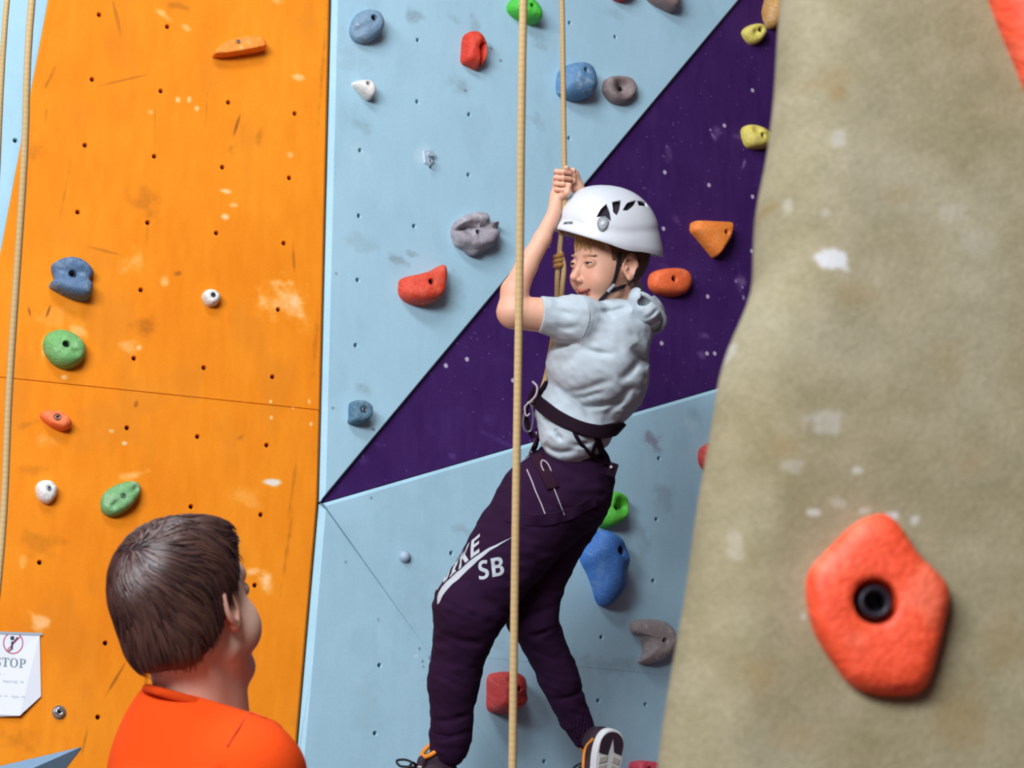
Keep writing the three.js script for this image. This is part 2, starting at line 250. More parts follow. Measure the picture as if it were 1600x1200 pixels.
{
  // each height: a section that comes from behind, rounds the nose and runs to the right
  const rows = tanPts.length, cols = 76;
  for (let j = 0; j < rows; j++) {
    const e = tanPts[j], y = e.y;
    // edge of the silhouette in plan: recompute at a constant plane so that the wall stands upright
    const k = (zFace - EYE.z) / (e.z - EYE.z), ex = EYE.x + (e.x - EYE.x) * k, ey = clamp(EYE.y + (y - EYE.y) * k, 0, 5.2);
    for (let i = 0; i < cols; i++) {
      let x, z, s; const r = 0.085;
      if (i < 20) { const t = i / 20; x = ex + 0.35 * (1 - t) * (1 - t) + 0.0; z = zFace - r - 0.6 * (1 - t); s = -0.6 * (1 - t) - 0.12; }
      else if (i < 36) { const a = (i - 20) / 16 * Math.PI / 2; x = ex + r * (1 - Math.cos(a)); z = zFace - r + r * Math.sin(a); s = -0.12 + 0.12 * (i - 20) / 16; }
      else { const t = (i - 36) / (cols - 37); x = ex + r + t * 1.3; z = zFace - 0.1 * t * t; s = t * 1.3; }
      const b = 0.005 * fbm(x * 6, ey * 5, z * 5 + 3, 2) + 0.0006 * fbm(x * 40, ey * 40, z * 40, 2);
      tg.pos.push(x, ey, z + b); tg.uv.push(x, ey);
    }
  }
  for (let j = 0; j < rows - 1; j++) for (let i = 0; i < cols - 1; i++) { const a = j * cols + i; tg.idx.push(a, a + cols, a + 1, a + 1, a + cols, a + cols + 1); }
}
const tanGeo = new THREE.BufferGeometry(); tanGeo.setAttribute('position', new THREE.Float32BufferAttribute(tg.pos, 3));
const tanFace = { O: V(0, 0, zFace), N: V(0, 0, 1) };
const tanXY = (px, py) => { const d = at(px, py, 1).sub(EYE), n = (zFace - EYE.z) / d.z; return [EYE.x + d.x * n, EYE.y + d.y * n]; };
const tA = tanXY(960, 1230), tB = tanXY(1640, -40), tBox = [tA[0] - 0.1, 0.55, tA[0] + 1.0, 2.75];
{ const uv = []; for (let k = 0; k < tg.uv.length; k += 2) uv.push((tg.uv[k] - tBox[0]) / (tBox[2] - tBox[0]), (tg.uv[k + 1] - tBox[1]) / (tBox[3] - tBox[1])); tanGeo.setAttribute('uv', new THREE.Float32BufferAttribute(uv, 2)); }
tanGeo.setIndex(tg.idx); tanGeo.computeVertexNormals();
const tanMarks = [[1302, 404, 30, 22, 0, 0.95], [1285, 404, 12, 20, 0, 0.6], [1318, 408, 12, 20, 0, 0.7], [1272, 801, 13, 7, 0, 0.7], [1392, 806, 14, 8, 0, 0.85], [1430, 812, 10, 10, 0, 0.6], [1352, 798, 12, 6, 0, 0.4], [1340, 735, 10, 7, 0, 0.6], [1308, 785, 16, 10, 0, 0.3], [1290, 660, 34, 22, 0, 0.4], [1240, 730, 20, 14, 0, 0.3], [1235, 310, 10, 16, 0, 0.35], [1310, 215, 14, 18, 0, 0.35], [1290, 330, 8, 10, 0, 0.3], [1490, 330, 30, 20, 0, 0.2], [1145, 520, 16, 26, 0, 0.4], [1255, 963, 6, 8, 0, 0.5], [1150, 850, 14, 30, 0, 0.25], [1530, 380, 40, 30, 0, 0.15]].map(([px, py, rx, ry, a, k]) => ({ p: tanXY(px, py), rx: rx * 0.0006, ry: ry * 0.0006, k }));
const tanBrown = [[1200, 300, 30, 12, 0.5], [1310, 145, 24, 14, 0.4], [1300, 120, 60, 26, 0.25], [1220, 700, 30, 24, 0.35], [1190, 1050, 40, 40, 0.3], [1500, 1120, 60, 60, 0.35], [1570, 1000, 40, 60, 0.3], [1400, 300, 40, 20, 0.2], [1340, 460, 40, 20, 0.25], [1480, 560, 40, 60, 0.2], [1240, 1150, 60, 30, 0.25], [1520, 720, 40, 30, 0.2]].map(([px, py, rx, ry, k]) => ({ p: tanXY(px, py), rx: rx * 0.0006, ry: ry * 0.0006, k }));
const tanTex = texture(1024, 2048, (a, b) => {
  const x = tBox[0] + a * (tBox[2] - tBox[0]), y = tBox[1] + b * (tBox[3] - tBox[1]);
  const big = fbm(x * 9, y * 9, 1, 4), mid = fbm(x * 34, y * 34, 4, 3), fine = noise(x * 900, y * 900, 2) * 9 + noise(x * 380, y * 380, 6) * 8;
  let r = 139 + big * 13 + mid * 12 + fine * 0.8, g = 132 + big * 15 + mid * 11 + fine * 0.8, bl = 104 + big * 20 + mid * 12 + fine * 0.8;
  for (const m of tanBrown) { const q = Math.hypot((x - m.p[0]) / m.rx, (y - m.p[1]) / m.ry) + 0.7 * fbm(x * 60, y * 60, 9, 3); const t = smooth(1.1, 0.2, q) * m.k; r = mixn(r, 134, t); g = mixn(g, 110, t); bl = mixn(bl, 70, t); }
  for (const m of tanMarks) { const q = Math.pow(Math.pow(Math.abs((x - m.p[0]) / m.rx), 3) + Math.pow(Math.abs((y - m.p[1]) / m.ry), 3), 1 / 3) + 0.5 * fbm(x * 130, y * 130, 5, 3); const t = smooth(1.05, 0.5, q) * m.k; r = mixn(r, 188, t); g = mixn(g, 190, t); bl = mixn(bl, 190, t); }
  return [r, g, bl];
});
const grainTan = grainTex.clone(); grainTan.repeat.set(7, 14); grainTan.needsUpdate = true;
mesh('moulded_face', tanGeo, matt(0.9, { map: tanTex, bumpMap: grainTan, bumpScale: 0.0006 }), wallRight);
{ const g = new RoundedBoxGeometry(1.4, 5.2, 0.5, 2, 0.03); const m = mesh('core', g, backing, wallRight); m.position.set(1.26, 2.6, -2.85); }
// ------------------------------------------------------------------ the hall around the walls
const plaster = std(0x7a5560, 0.9), matting = std(0x6a4a48, 0.85), ceilingPaint = std(0xb9b4b8, 0.9);
function slab(name, size, pos, mat, label) { const m = mesh(name, new THREE.BoxGeometry(...size), mat, scene); m.position.set(...pos); m.userData = { kind: 'structure', label, category: name.split('_')[0] }; return m; }
slab('floor', [12.4, 0.2, 16.4], [0, -0.1, -4], matting, 'brown matting floor of the climbing hall');
slab('ceiling', [12.4, 0.2, 16.4], [0, 7.1, -4], ceilingPaint, 'grey ceiling of the climbing hall');
slab('wall_west', [0.2, 7, 16], [-6.1, 3.5, -4], plaster, 'plum painted side wall of the hall');
slab('wall_east', [0.2, 7, 16], [6.1, 3.5, -4], plaster, 'plum painted side wall behind the tan wall');
slab('wall_north', [12, 7, 0.2], [0, 3.5, -12.1], plaster, 'plum painted end wall behind the climbing wall');
slab('wall_south', [12, 7, 0.2], [0, 3.5, 4.1], plaster, 'plum painted end wall behind the camera');
LAMPS.forEach(([x, y, z, w, d, power, aim], i) => {
  const g = thing('hanging_light_panel', ['large light panel hung above and behind the camera, tilted to the walls', 'flat light panel hung above the man'][i], 'light', 'hanging light panels');
  g.position.set(x, y, z); const F = V(...aim).sub(g.position).normalize(), up = Math.abs(F.y) > 0.99 ? V(0, 0, -1) : V(0, 1, 0);
  g.quaternion.setFromRotationMatrix(new THREE.Matrix4().lookAt(V(0, 0, 0), F, up));      // local -z faces what it lights
  const frame = new THREE.Shape([[-w / 2 - 0.05, -d / 2 - 0.05], [w / 2 + 0.05, -d / 2 - 0.05], [w / 2 + 0.05, d / 2 + 0.05], [-w / 2 - 0.05, d / 2 + 0.05]].map((p) => new THREE.Vector2(...p)));
  frame.holes.push(new THREE.Path([[-w / 2, -d / 2], [-w / 2, d / 2], [w / 2, d / 2], [w / 2, -d / 2]].map((p) => new THREE.Vector2(...p))));
  mesh('frame', new THREE.ExtrudeGeometry(frame, { depth: 0.08, bevelEnabled: false }).translate(0, 0, -0.04), std(0xbfc3c6, 0.5, { metalness: 0.4 }), g);
  mesh('light_diffuser', new THREE.BoxGeometry(w, d, 0.02), std(0xffffff, 0.8, { emissive: 0xf2f6ff, emissiveIntensity: 1.2 }), g);
  g.updateMatrixWorld(true);
  for (const [sx, sy] of [[-1, -1], [1, -1], [-1, 1], [1, 1]]) {
    const a = V(sx * w * 0.42, sy * d * 0.42, 0.03), top = g.localToWorld(a.clone()); top.y = 7.0; g.worldToLocal(top);
    mesh('hanger_wire', new THREE.TubeGeometry(new THREE.LineCurve3(a, top), 1, 0.004, 6), std(0x8a8d90, 0.4, { metalness: 0.8 }), g);
  }
  const L = new THREE.RectAreaLight(0xf4f7ff, power, w, d); L.position.copy(g.localToWorld(V(0, 0, -0.06))); L.quaternion.copy(g.quaternion); scene.add(L);
});
// ------------------------------------------------------------------ climbing holds
const resin = {};
function resinMat(hex, chalk = 0.25) {
  const k = hex + ':' + chalk; if (resin[k]) return resin[k];
  const c = new THREE.Color(hex).getRGB({}, THREE.SRGBColorSpace);
  const t = texture(128, 128, (u, v) => { const n = fbm(u * 7, v * 7, hex % 97, 3), f = smooth(0.1, 0.5, n) * chalk, g = noise(u * 60, v * 60, 1) * 10 + noise(u * 25, v * 25, 4) * 8; return [mixn(c.r * 255, 225, f) + g, mixn(c.g * 255, 222, f) + g, mixn(c.b * 255, 216, f) + g]; });
  return (resin[k] = std(0xffffff, 0.6, { map: t, bumpMap: grainTex, bumpScale: 0.0012 }));
}
const steel = std(0x9aa3ab, 0.35, { metalness: 0.85 }), darkSteel = std(0x2b2730, 0.45, { metalness: 0.6 });
const boltGeo = (() => { const p = [[0.0001, -0.004], [0.0036, -0.004], [0.0036, 0.003], [0.0052, 0.004], [0.0064, 0.003], [0.0064, -0.006]].map((q) => new THREE.Vector2(...q)); return new THREE.LatheGeometry(p, 6 * 2).rotateX(Math.PI / 2); })();
// o: outline (px), bolt (px), h: height off the wall (m), tilt [du, dv]: rise across it, power: how square the shoulders are, rb: recess radius, dish(x, y): extra relief
function hold(frame, toUV, o) {
  const g = thing(o.name || 'climbing_hold', o.label, 'climbing hold', o.group);
  const b0 = toUV(...o.bolt), out = o.outline.map((p) => { const q = toUV(...p); return V(q[0] - b0[0], q[1] - b0[1], 0); });
  let area = 0; out.forEach((a, i) => { const b = out[(i + 1) % out.length]; area += a.x * b.y - a.y * b.x; }); if (area < 0) out.reverse();
  const N = o.n || 64, Q = new THREE.CatmullRomCurve3(out, true, 'catmullrom', o.tension ?? 0.5).getSpacedPoints(N).slice(0, N);
  const size = Math.max(...Q.map((p) => p.length())), rb = o.rb || Math.min(0.009, size * 0.3), h = o.h, pw = o.power || 3, sd = (o.bolt[0] * 7 + o.bolt[1]) % 50;
  const S = [1.0, 1.0, 0.99, 0.96, 0.91, 0.83, 0.72, 0.56, 0.38, 0.18], pos = [], uv = [], idx = [];
  const relief = (x, y, s) => {
    const e = Math.pow(Math.max(0, 1 - Math.pow(s, pw)), 1 / (o.shoulder || 2));
    let z = h * (0.12 + 0.88 * e) * (1 + (o.tilt ? (o.tilt[0] * x + o.tilt[1] * y) / size : 0));
    z += e * h * (o.bump ?? 0.16) * fbm(x / size * 1.6 + sd, y / size * 1.6, sd, 3);
    if (o.dish) z += e * o.dish(x / size, y / size) * h;
    return Math.max(z, 0.002);
  };
  const a0 = Math.atan2(Q[0].y, Q[0].x), rows = [];
  S.forEach((s, k) => rows.push(Q.map((p) => { const l = p.length(), x = mixn(p.x / l * rb * 1.35, p.x, s), y = mixn(p.y / l * rb * 1.35, p.y, s); return [x, y, k === 0 ? -0.003 : relief(x, y, k === 1 ? 1 : s)]; })));
  const circ = (r, z) => Q.map((p, i) => { const a = Math.atan2(p.y, p.x); const x = r * Math.cos(a), y = r * Math.sin(a); return [x, y, z(x, y)]; });
  const top = (x, y) => relief(x, y, 0.2), deep = o.deep ?? Math.min(0.7 * h, 0.018), zb = Math.max(0.004, top(0, 0) - deep);
  rows.push(circ(rb * 1.35, top), circ(rb * 1.05, (x, y) => top(x, y) - 0.0012), circ(rb * 0.98, (x, y) => top(x, y) - 0.005), circ(rb * 0.95, () => zb), circ(rb * 0.02, () => zb));
  rows.forEach((r) => r.forEach((p) => { pos.push(...p); uv.push(p[0] * (o.coarse ? 4 : 9) + 0.5, (p[1] + p[2] * 0.6) * (o.coarse ? 4 : 9) + 0.5); }));
  for (let k = 0; k < rows.length - 1; k++) for (let i = 0; i < N; i++) { const a = k * N + i, b = k * N + (i + 1) % N; idx.push(a, b, a + N, b, b + N, a + N); }
  const geo = new THREE.BufferGeometry(); geo.setAttribute('position', new THREE.Float32BufferAttribute(pos, 3)); geo.setAttribute('uv', new THREE.Float32BufferAttribute(uv, 2)); geo.setIndex(idx); geo.computeVertexNormals();
  mesh('body', geo, resinMat(o.color, o.chalk), g);
  const bs = o.boltScale || rb / 0.0078, bolt = mesh('bolt', boltGeo, o.boltMat || darkSteel, g); bolt.scale.setScalar(bs); bolt.position.z = zb + 0.004 * bs; if (o.boltUp) bolt.position.z += o.boltUp;
  const m = frame.clone().multiply(new THREE.Matrix4().makeTranslation(b0[0], b0[1], o.lift || 0)); m.decompose(g.position, g.quaternion, g.scale);
  return g;
}
const zP = 0.018, zB = 0.018, zV = 0.006;                // height of the orange, blue and purple paint over their planes
const onO = (o) => hold(wallO.matrix, (x, y) => wallO.uv(x, y, zP), { ...o, lift: zP, group: 'holds on the orange wall' });
const onB = (o) => hold(wallB.matrix, (x, y) => wallB.uv(x, y, zB), { ...o, lift: zB, group: 'holds on the pale blue panels' });
const onP = (o) => hold(wallB.matrix, (x, y) => wallB.uv(x, y, zV), { ...o, lift: zV, group: 'holds on the purple triangle' });

// on the orange wall
onO({ label: 'long orange ledge hold at the top of the orange wall', color: 0xf58a24, bolt: [368, 72], h: 0.030, tilt: [0.35, -0.8], power: 16, shoulder: 3, chalk: 0.3, rb: 0.006, deep: 0.003, boltMat: steel, tension: 0.25, outline: [[331, 90], [335, 80], [352, 68], [380, 62], [402, 62], [412, 70], [412, 80], [392, 85], [350, 91]] });
onO({ label: 'slate blue notched hold, topmost of the left column on the orange wall', color: 0x51708f, bolt: [110, 434], h: 0.045, tilt: [0.15, -0.25], power: 5, rb: 0.010, outline: [[82, 413], [104, 404], [128, 409], [145, 428], [138, 441], [143, 452], [136, 470], [112, 468], [84, 455], [76, 447], [83, 437], [80, 424]], dish: (x, y) => -0.35 * Math.exp(-Math.pow((y - 0.05) / 0.25, 2)) });
onO({ label: 'round green hold below the slate blue notched hold', color: 0x6aa860, bolt: [99, 544], h: 0.04, tilt: [0.3, -0.25], power: 3, rb: 0.009, outline: [[67, 545], [72, 524], [92, 516], [112, 522], [129, 537], [132, 556], [120, 572], [100, 577], [80, 568]], dish: (x, y) => -0.25 * Math.exp(-((x - 0.45) ** 2 + (y + 0.35) ** 2) / 0.02) });
onO({ label: 'small white knob hold in the middle of the orange wall', color: 0xdfe0d8, bolt: [329, 466], h: 0.03, power: 3, rb: 0.006, boltMat: darkSteel, deep: 0.004, outline: [[315, 463], [321, 455], [335, 456], [343, 466], [338, 477], [326, 480], [318, 473]] });
onO({ label: 'small orange oval hold below the green hold', color: 0xf0723a, bolt: [87, 656], h: 0.03, tilt: [0.3, -0.2], power: 3, rb: 0.0085, deep: 0.006, boltMat: steel, outline: [[62, 648], [72, 642], [92, 645], [108, 657], [110, 668], [97, 674], [78, 667], [66, 657]] });
onO({ label: 'small white knob hold near the lower left rope', color: 0xe4e6e0, bolt: [73, 767], h: 0.032, power: 3, rb: 0.006, deep: 0.003, boltMat: steel, outline: [[55, 764], [62, 753], [78, 753], [88, 764], [86, 777], [74, 788], [60, 781]] });
onO({ label: 'pitted green oval hold just above the man’s head', color: 0x6ea56a, bolt: [189, 779], h: 0.036, tilt: [0.3, -0.1], power: 3.5, rb: 0.006, deep: 0.006, boltMat: steel, outline: [[158, 778], [170, 764], [194, 754], [213, 755], [218, 768], [210, 786], [192, 802], [172, 808], [158, 798]], dish: (x, y) => -0.4 * (Math.exp(-((x + 0.35) ** 2 + (y + 0.4) ** 2) / 0.015) + Math.exp(-((x - 0.5) ** 2 + (y - 0.35) ** 2) / 0.02)) });
// on the pale blue panels
onB({ label: 'round slate blue hold beside the orange wall’s upper edge', color: 0x7392a8, bolt: [573, 36], h: 0.045, tilt: [0.45, -0.2], power: 2.6, rb: 0.0085, chalk: 0.5, outline: [[545, 50], [552, 28], [566, 18], [584, 23], [592, 40], [588, 58], [572, 68], [554, 66]], dish: (x, y) => -0.3 * Math.exp(-((x + 0.5) ** 2 + (y + 0.5) ** 2) / 0.03) });
onB({ label: 'small white wedge hold below the round slate blue hold', color: 0xdcdcd4, bolt: [567, 136], h: 0.032, tilt: [0.4, -0.3], power: 3, rb: 0.006, outline: [[549, 133], [556, 128], [570, 129], [580, 139], [579, 152], [573, 158], [562, 149]] });
onB({ label: 'tall scarlet ridged hold left of the long rope', color: 0xd2391e, bolt: [740, 82], h: 0.045, tilt: [0.1, 0.1], power: 4, chalk: 0.12, rb: 0.006, outline: [[722, 60], [730, 52], [742, 56], [750, 76], [751, 98], [744, 110], [732, 106], [720, 98], [720, 80]], dish: (x, y) => -0.6 * Math.exp(-Math.pow((x - 0.1 + y * 0.1) / 0.12, 2)) * (y < 0.25 ? 1 : 0.1) });
onB({ label: 'bright green hold behind the long rope at the top', color: 0x4cc03e, bolt: [817, 18], h: 0.05, tilt: [0.2, -0.3], power: 3, rb: 0.007, chalk: 0.15, outline: [[791, 16], [796, 2], [812, -6], [828, 4], [836, 20], [836, 38], [822, 38], [804, 30]] });
onB({ label: 'rounded blue hold behind the child’s rope', color: 0x5b87ad, bolt: [897, 120], h: 0.06, tilt: [0.1, -0.3], power: 3, rb: 0.0075, chalk: 0.35, outline: [[868, 136], [872, 112], [886, 103], [908, 104], [920, 118], [922, 142], [912, 156], [890, 158], [872, 150]] });
onB({ label: 'brown bowl shaped hold right of the rounded blue hold', color: 0x857774, bolt: [966, 140], h: 0.04, tilt: [0.1, -0.1], power: 3, rb: 0.007, chalk: 0.25, outline: [[940, 140], [944, 125], [960, 120], [980, 124], [990, 138], [987, 152], [974, 163], [956, 162], [945, 152]], dish: (x, y) => -0.85 * Math.exp(-(x * x + y * y) / 0.22) });
onB({ label: 'red hold cut by the top of the picture', color: 0xc72f35, bolt: [966, -14], h: 0.04, power: 3, outline: [[948, -14], [955, -30], [970, -34], [984, -20], [982, -4], [968, 4], [954, -2]] });
onB({ label: 'brown sloping hold at the top beside the purple corner', color: 0x8d7a76, bolt: [1030, -10], h: 0.045, tilt: [0.4, -0.4], power: 3, outline: [[1006, -8], [1012, -28], [1034, -34], [1050, -20], [1054, 6], [1046, 20], [1030, 14], [1014, 4]] });
onB({ label: 'grey grooved hold between the long rope and the scarlet hold', color: 0x98949a, bolt: [735, 369], h: 0.05, tilt: [0.15, -0.15], power: 4, rb: 0.0075, chalk: 0.3, bump: 0.3, outline: [[704, 358], [716, 342], [738, 333], [754, 336], [758, 350], [771, 350], [773, 372], [764, 388], [750, 396], [734, 401], [722, 392], [708, 382]], dish: (x, y) => -0.65 * Math.exp(-Math.pow((y - 0.25 - 0.25 * x + 0.2 * x * x) / 0.09, 2)) - 0.35 * Math.exp(-Math.pow((y + 0.55 - 0.3 * x) / 0.08, 2)) - 0.3 * Math.exp(-((x + 0.3) ** 2 + y * y) / 0.03) });
onB({ label: 'vermilion horned hold below the grey grooved hold', color: 0xd8482c, bolt: [659, 448], h: 0.055, tilt: [0.25, -0.25], power: 3.6, rb: 0.0085, chalk: 0.12, outline: [[622, 446], [626, 436], [648, 431], [668, 425], [686, 416], [690, 428], [688, 452], [680, 470], [660, 478], [636, 474], [623, 462]] });
onB({ label: 'small slate hold near the sharp tip of the purple triangle', color: 0x4f7488, bolt: [559, 644], h: 0.035, tilt: [0.3, 0.1], power: 6, rb: 0.008, deep: 0.006, boltMat: steel, chalk: 0.2, outline: [[544, 652], [546, 630], [562, 629], [573, 640], [572, 656], [560, 664], [544, 662]] });
onB({ label: 'bright green hooked hold behind the child’s hip', color: 0x58c23c, bolt: [952, 797], h: 0.05, tilt: [0.5, 0], power: 3, rb: 0.010, chalk: 0.1, outline: [[938, 790], [944, 772], [958, 770], [972, 782], [974, 802], [964, 818], [946, 826], [930, 820], [930, 804]], dish: (x, y) => -0.9 * Math.exp(-((x - 0.35) ** 2 + (y - 0.15) ** 2) / 0.12) });
onB({ label: 'large blue ear shaped hold behind the child’s thigh', color: 0x3f76bd, bolt: [951, 866], h: 0.075, tilt: [0.25, 0.1], power: 2.8, rb: 0.012, chalk: 0.14, outline: [[905, 872], [912, 846], [926, 830], [946, 836], [962, 850], [972, 876], [972, 908], [964, 930], [946, 948], [932, 942], [924, 918], [916, 896]], dish: (x, y) => -0.45 * Math.exp(-((x - 0.25) ** 2 + (y + 0.35) ** 2) / 0.03) - 0.3 * Math.exp(-((x - 0.2) ** 2 + (y - 0.05) ** 2) / 0.05) });
onB({ label: 'grey crescent shaped hold right of the child’s knee', color: 0x9d9592, bolt: [1024, 1004], h: 0.05, tilt: [0.2, -0.1], power: 3.5, rb: 0.007, chalk: 0.4, outline: [[983, 978], [988, 970], [1012, 968], [1034, 973], [1046, 990], [1046, 1012], [1034, 1030], [1014, 1038], [996, 1035], [1002, 1022], [1002, 1006], [996, 994], [986, 989]] });
onB({ label: 'red block hold behind the long rope between the child’s legs', color: 0xc23a34, bolt: [786, 1082], h: 0.07, power: 6, rb: 0.0075, chalk: 0.15, bump: 0.3, outline: [[762, 1056], [780, 1051], [798, 1055], [808, 1066], [808, 1098], [798, 1112], [776, 1115], [761, 1108], [760, 1082]] });
onB({ label: 'pinkish red hold at the bottom near the tan wall', color: 0xe05064, bolt: [1000, 1206], h: 0.045, power: 6, chalk: 0.2, outline: [[984, 1192], [1002, 1190], [1018, 1194], [1020, 1212], [1004, 1224], [984, 1218]] });
onB({ label: 'red hold almost hidden behind the tan wall', color: 0xc8463c, bolt: [1112, 716], h: 0.04, power: 3, outline: [[1090, 716], [1094, 700], [1112, 692], [1130, 704], [1132, 726], [1112, 738], [1096, 732]] });
// on the purple triangle
onP({ label: 'small yellow knob hold near the top of the purple triangle', color: 0xe0d468, bolt: [1178, 52], h: 0.035, power: 3, rb: 0.008, chalk: 0.2, outline: [[1158, 53], [1164, 43], [1178, 40], [1189, 46], [1190, 58], [1180, 70], [1168, 68]], dish: (x, y) => -0.3 * Math.exp(-((x + 0.3) ** 2 + (y + 0.2) ** 2) / 0.05) });
onP({ label: 'yellow scooped hold right beside the tan wall edge', color: 0xe0d264, bolt: [1180, 217], h: 0.04, power: 3, rb: 0.008, chalk: 0.15, outline: [[1157, 206], [1164, 197], [1182, 200], [1200, 212], [1202, 222], [1194, 232], [1172, 233], [1162, 226]], dish: (x, y) => -0.35 * Math.exp(-((x + 0.35) ** 2 + (y - 0.25) ** 2) / 0.06) });
onP({ label: 'pale wooden coloured hold at the top behind the tan wall', color: 0xc99a58, bolt: [1210, 2], h: 0.06, power: 2.4, outline: [[1190, 22], [1194, 0], [1202, -30], [1226, -40], [1236, -10], [1228, 26], [1212, 44], [1198, 44]] });
onP({ label: 'orange triangular hold on the purple triangle', color: 0xf28a34, bolt: [1121, 369], h: 0.045, power: 5, tension: 0.3, rb: 0.008, chalk: 0.1, outline: [[1078, 352], [1082, 347], [1112, 349], [1134, 350], [1137, 357], [1130, 378], [1118, 400], [1113, 404], [1106, 396], [1088, 374], [1078, 362]] });
onP({ label: 'orange rounded hold right of the child’s ear', color: 0xf2703a, bolt: [1041, 441], h: 0.04, power: 4, rb: 0.009, chalk: 0.1, outline: [[1012, 442], [1016, 428], [1032, 422], [1060, 422], [1074, 432], [1075, 448], [1066, 460], [1046, 464], [1026, 460], [1015, 452]] });
// on the near tan wall
const tanFrame = new THREE.Matrix4().setPosition(0, 0, zFace);
const onT = (o) => hold(tanFrame, tanXY, { ...o, lift: 0.0, group: 'large holds on the tan wall' });
onT({ label: 'large vermilion hold with a dark bolt hole, low on the tan wall', color: 0xe8502a, bolt: [1362, 948], h: 0.03, power: 5, shoulder: 2.4, tilt: [-0.1, 0.12], rb: 0.0215, deep: 0.024, boltScale: 2.5, boltUp: 0.001, coarse: 1, chalk: 0.16, bump: 0.08, tension: 0.45, n: 96, outline: [[1262, 896], [1290, 862], [1332, 822], [1376, 806], [1404, 826], [1432, 868], [1472, 908], [1482, 936], [1474, 980], [1462, 1030], [1448, 1070], [1424, 1086], [1370, 1086], [1330, 1072], [1300, 1036], [1272, 990], [1259, 936]] });
onT({ label: 'large vermilion hold cut by the top right corner', color: 0xea5230, bolt: [1668, -10], h: 0.045, power: 4, rb: 0.02, deep: 0.016, boltScale: 2.2, boltUp: 0.001, coarse: 1, chalk: 0.12, n: 96, outline: [[1530, -60], [1560, -130], [1660, -170], [1760, -120], [1790, 0], [1760, 120], [1690, 190], [1620, 170], [1580, 90], [1548, 10]] });

// ------------------------------------------------------------------ fittings bolted to the walls
function place(wall, px, py, lift, o) { const [u, v] = wall.uv(px, py, lift); wall.matrix.clone().multiply(new THREE.Matrix4().makeTranslation(u, v, lift)).decompose(o.position, o.quaternion, o.scale); }
{ const g = thing('bolt_hanger', 'white painted steel bolt hanger left of the long rope', 'bolt hanger'); place(wallB, 668, 246, zB, g);
  const hangerPaint = std(0xb4c6d2, 0.45, { metalness: 0.25 });
  const s = new THREE.Shape(); s.moveTo(-0.014, 0.012); s.quadraticCurveTo(0, 0.026, 0.014, 0.012); s.lineTo(0.013, -0.012); s.lineTo(0.006, -0.022); s.lineTo(-0.01, -0.018); s.closePath();
  mesh('plate', new THREE.ExtrudeGeometry(s, { depth: 0.003, bevelEnabled: true, bevelSize: 0.001, bevelThickness: 0.001, bevelSegments: 1 }), hangerPaint, g);
  const head = mesh('bolt', new THREE.CylinderGeometry(0.009, 0.009, 0.012, 6).rotateX(Math.PI / 2), hangerPaint, g); head.position.set(0.004, 0.008, 0.01);
  const eye = mesh('eye', new THREE.TorusGeometry(0.012, 0.0028, 8, 20, Math.PI * 1.6).rotateZ(-0.8), steel, g); eye.rotation.y = Math.PI / 2.4; eye.position.set(0.004, -0.019, 0.012); }
{ const g = thing('domed_stud', 'small pale grey domed bolt cap on the lower blue panel', 'bolt cap'); place(wallB, 632, 870, zB, g);
  mesh('dome', new THREE.SphereGeometry(0.0155, 20, 12, 0, 2 * Math.PI, 0, Math.PI / 2).rotateX(Math.PI / 2), std(0x9fb4c6, 0.55), g);
  mesh('collar', new THREE.TorusGeometry(0.0155, 0.002, 6, 24), std(0x93a8ba, 0.55), g); }
{ const g = thing('anchor_stud', 'shiny steel bolt head below the paper sign', 'bolt'); place(wallO, 92, 1113, zP, g);
  mesh('washer', new THREE.CylinderGeometry(0.0165, 0.0165, 0.003, 24).rotateX(Math.PI / 2), steel, g).position.z = 0.0015;
  const p = [[0.004, 0.004], [0.004, 0.011], [0.008, 0.013], [0.012, 0.010], [0.0135, 0.003]].map((q) => new THREE.Vector2(...q));
  mesh('head', new THREE.LatheGeometry(p, 20).rotateX(Math.PI / 2), std(0xb8c4cc, 0.2, { metalness: 0.9 }), g);
  mesh('socket', new THREE.CylinderGeometry(0.0042, 0.0042, 0.004, 6).rotateX(Math.PI / 2), darkSteel, g).position.z = 0.003; }
{ // blue volume at the lower left corner
  const g = thing('climbing_volume', 'pointed blue volume in the lower left corner', 'climbing volume'); place(wallO, 0, 1200, zP, g);
  const o = wallO.uv(0, 1200, zP), q = (px, py, h) => { const a = wallO.uv(px, py, zP + h); return V(a[0] - o[0], a[1] - o[1], h); };
  const T = q(127, 1167, 0.004), L = q(-90, 1218, 0.0), B = q(45, 1275, 0), A = q(-20, 1232, 0.1), T2 = q(126, 1172, 0), L2 = q(-110, 1270, 0);
  const tri = [T, L, A, T, A, B, A, L, L2, A, L2, B, T, B, T2].flatMap((p) => p.toArray());
  const ge = new THREE.BufferGeometry(); ge.setAttribute('position', new THREE.Float32BufferAttribute(tri, 3)); ge.computeVertexNormals(); mesh('shell', ge, std(0x6f9fbe, 0.5, { side: THREE.DoubleSide }), g);
  const c = mesh('screw', new THREE.CylinderGeometry(0.004, 0.004, 0.006, 10).rotateX(Math.PI / 2), darkSteel, g); c.position.copy(q(-40, 1228, 0.075)); }
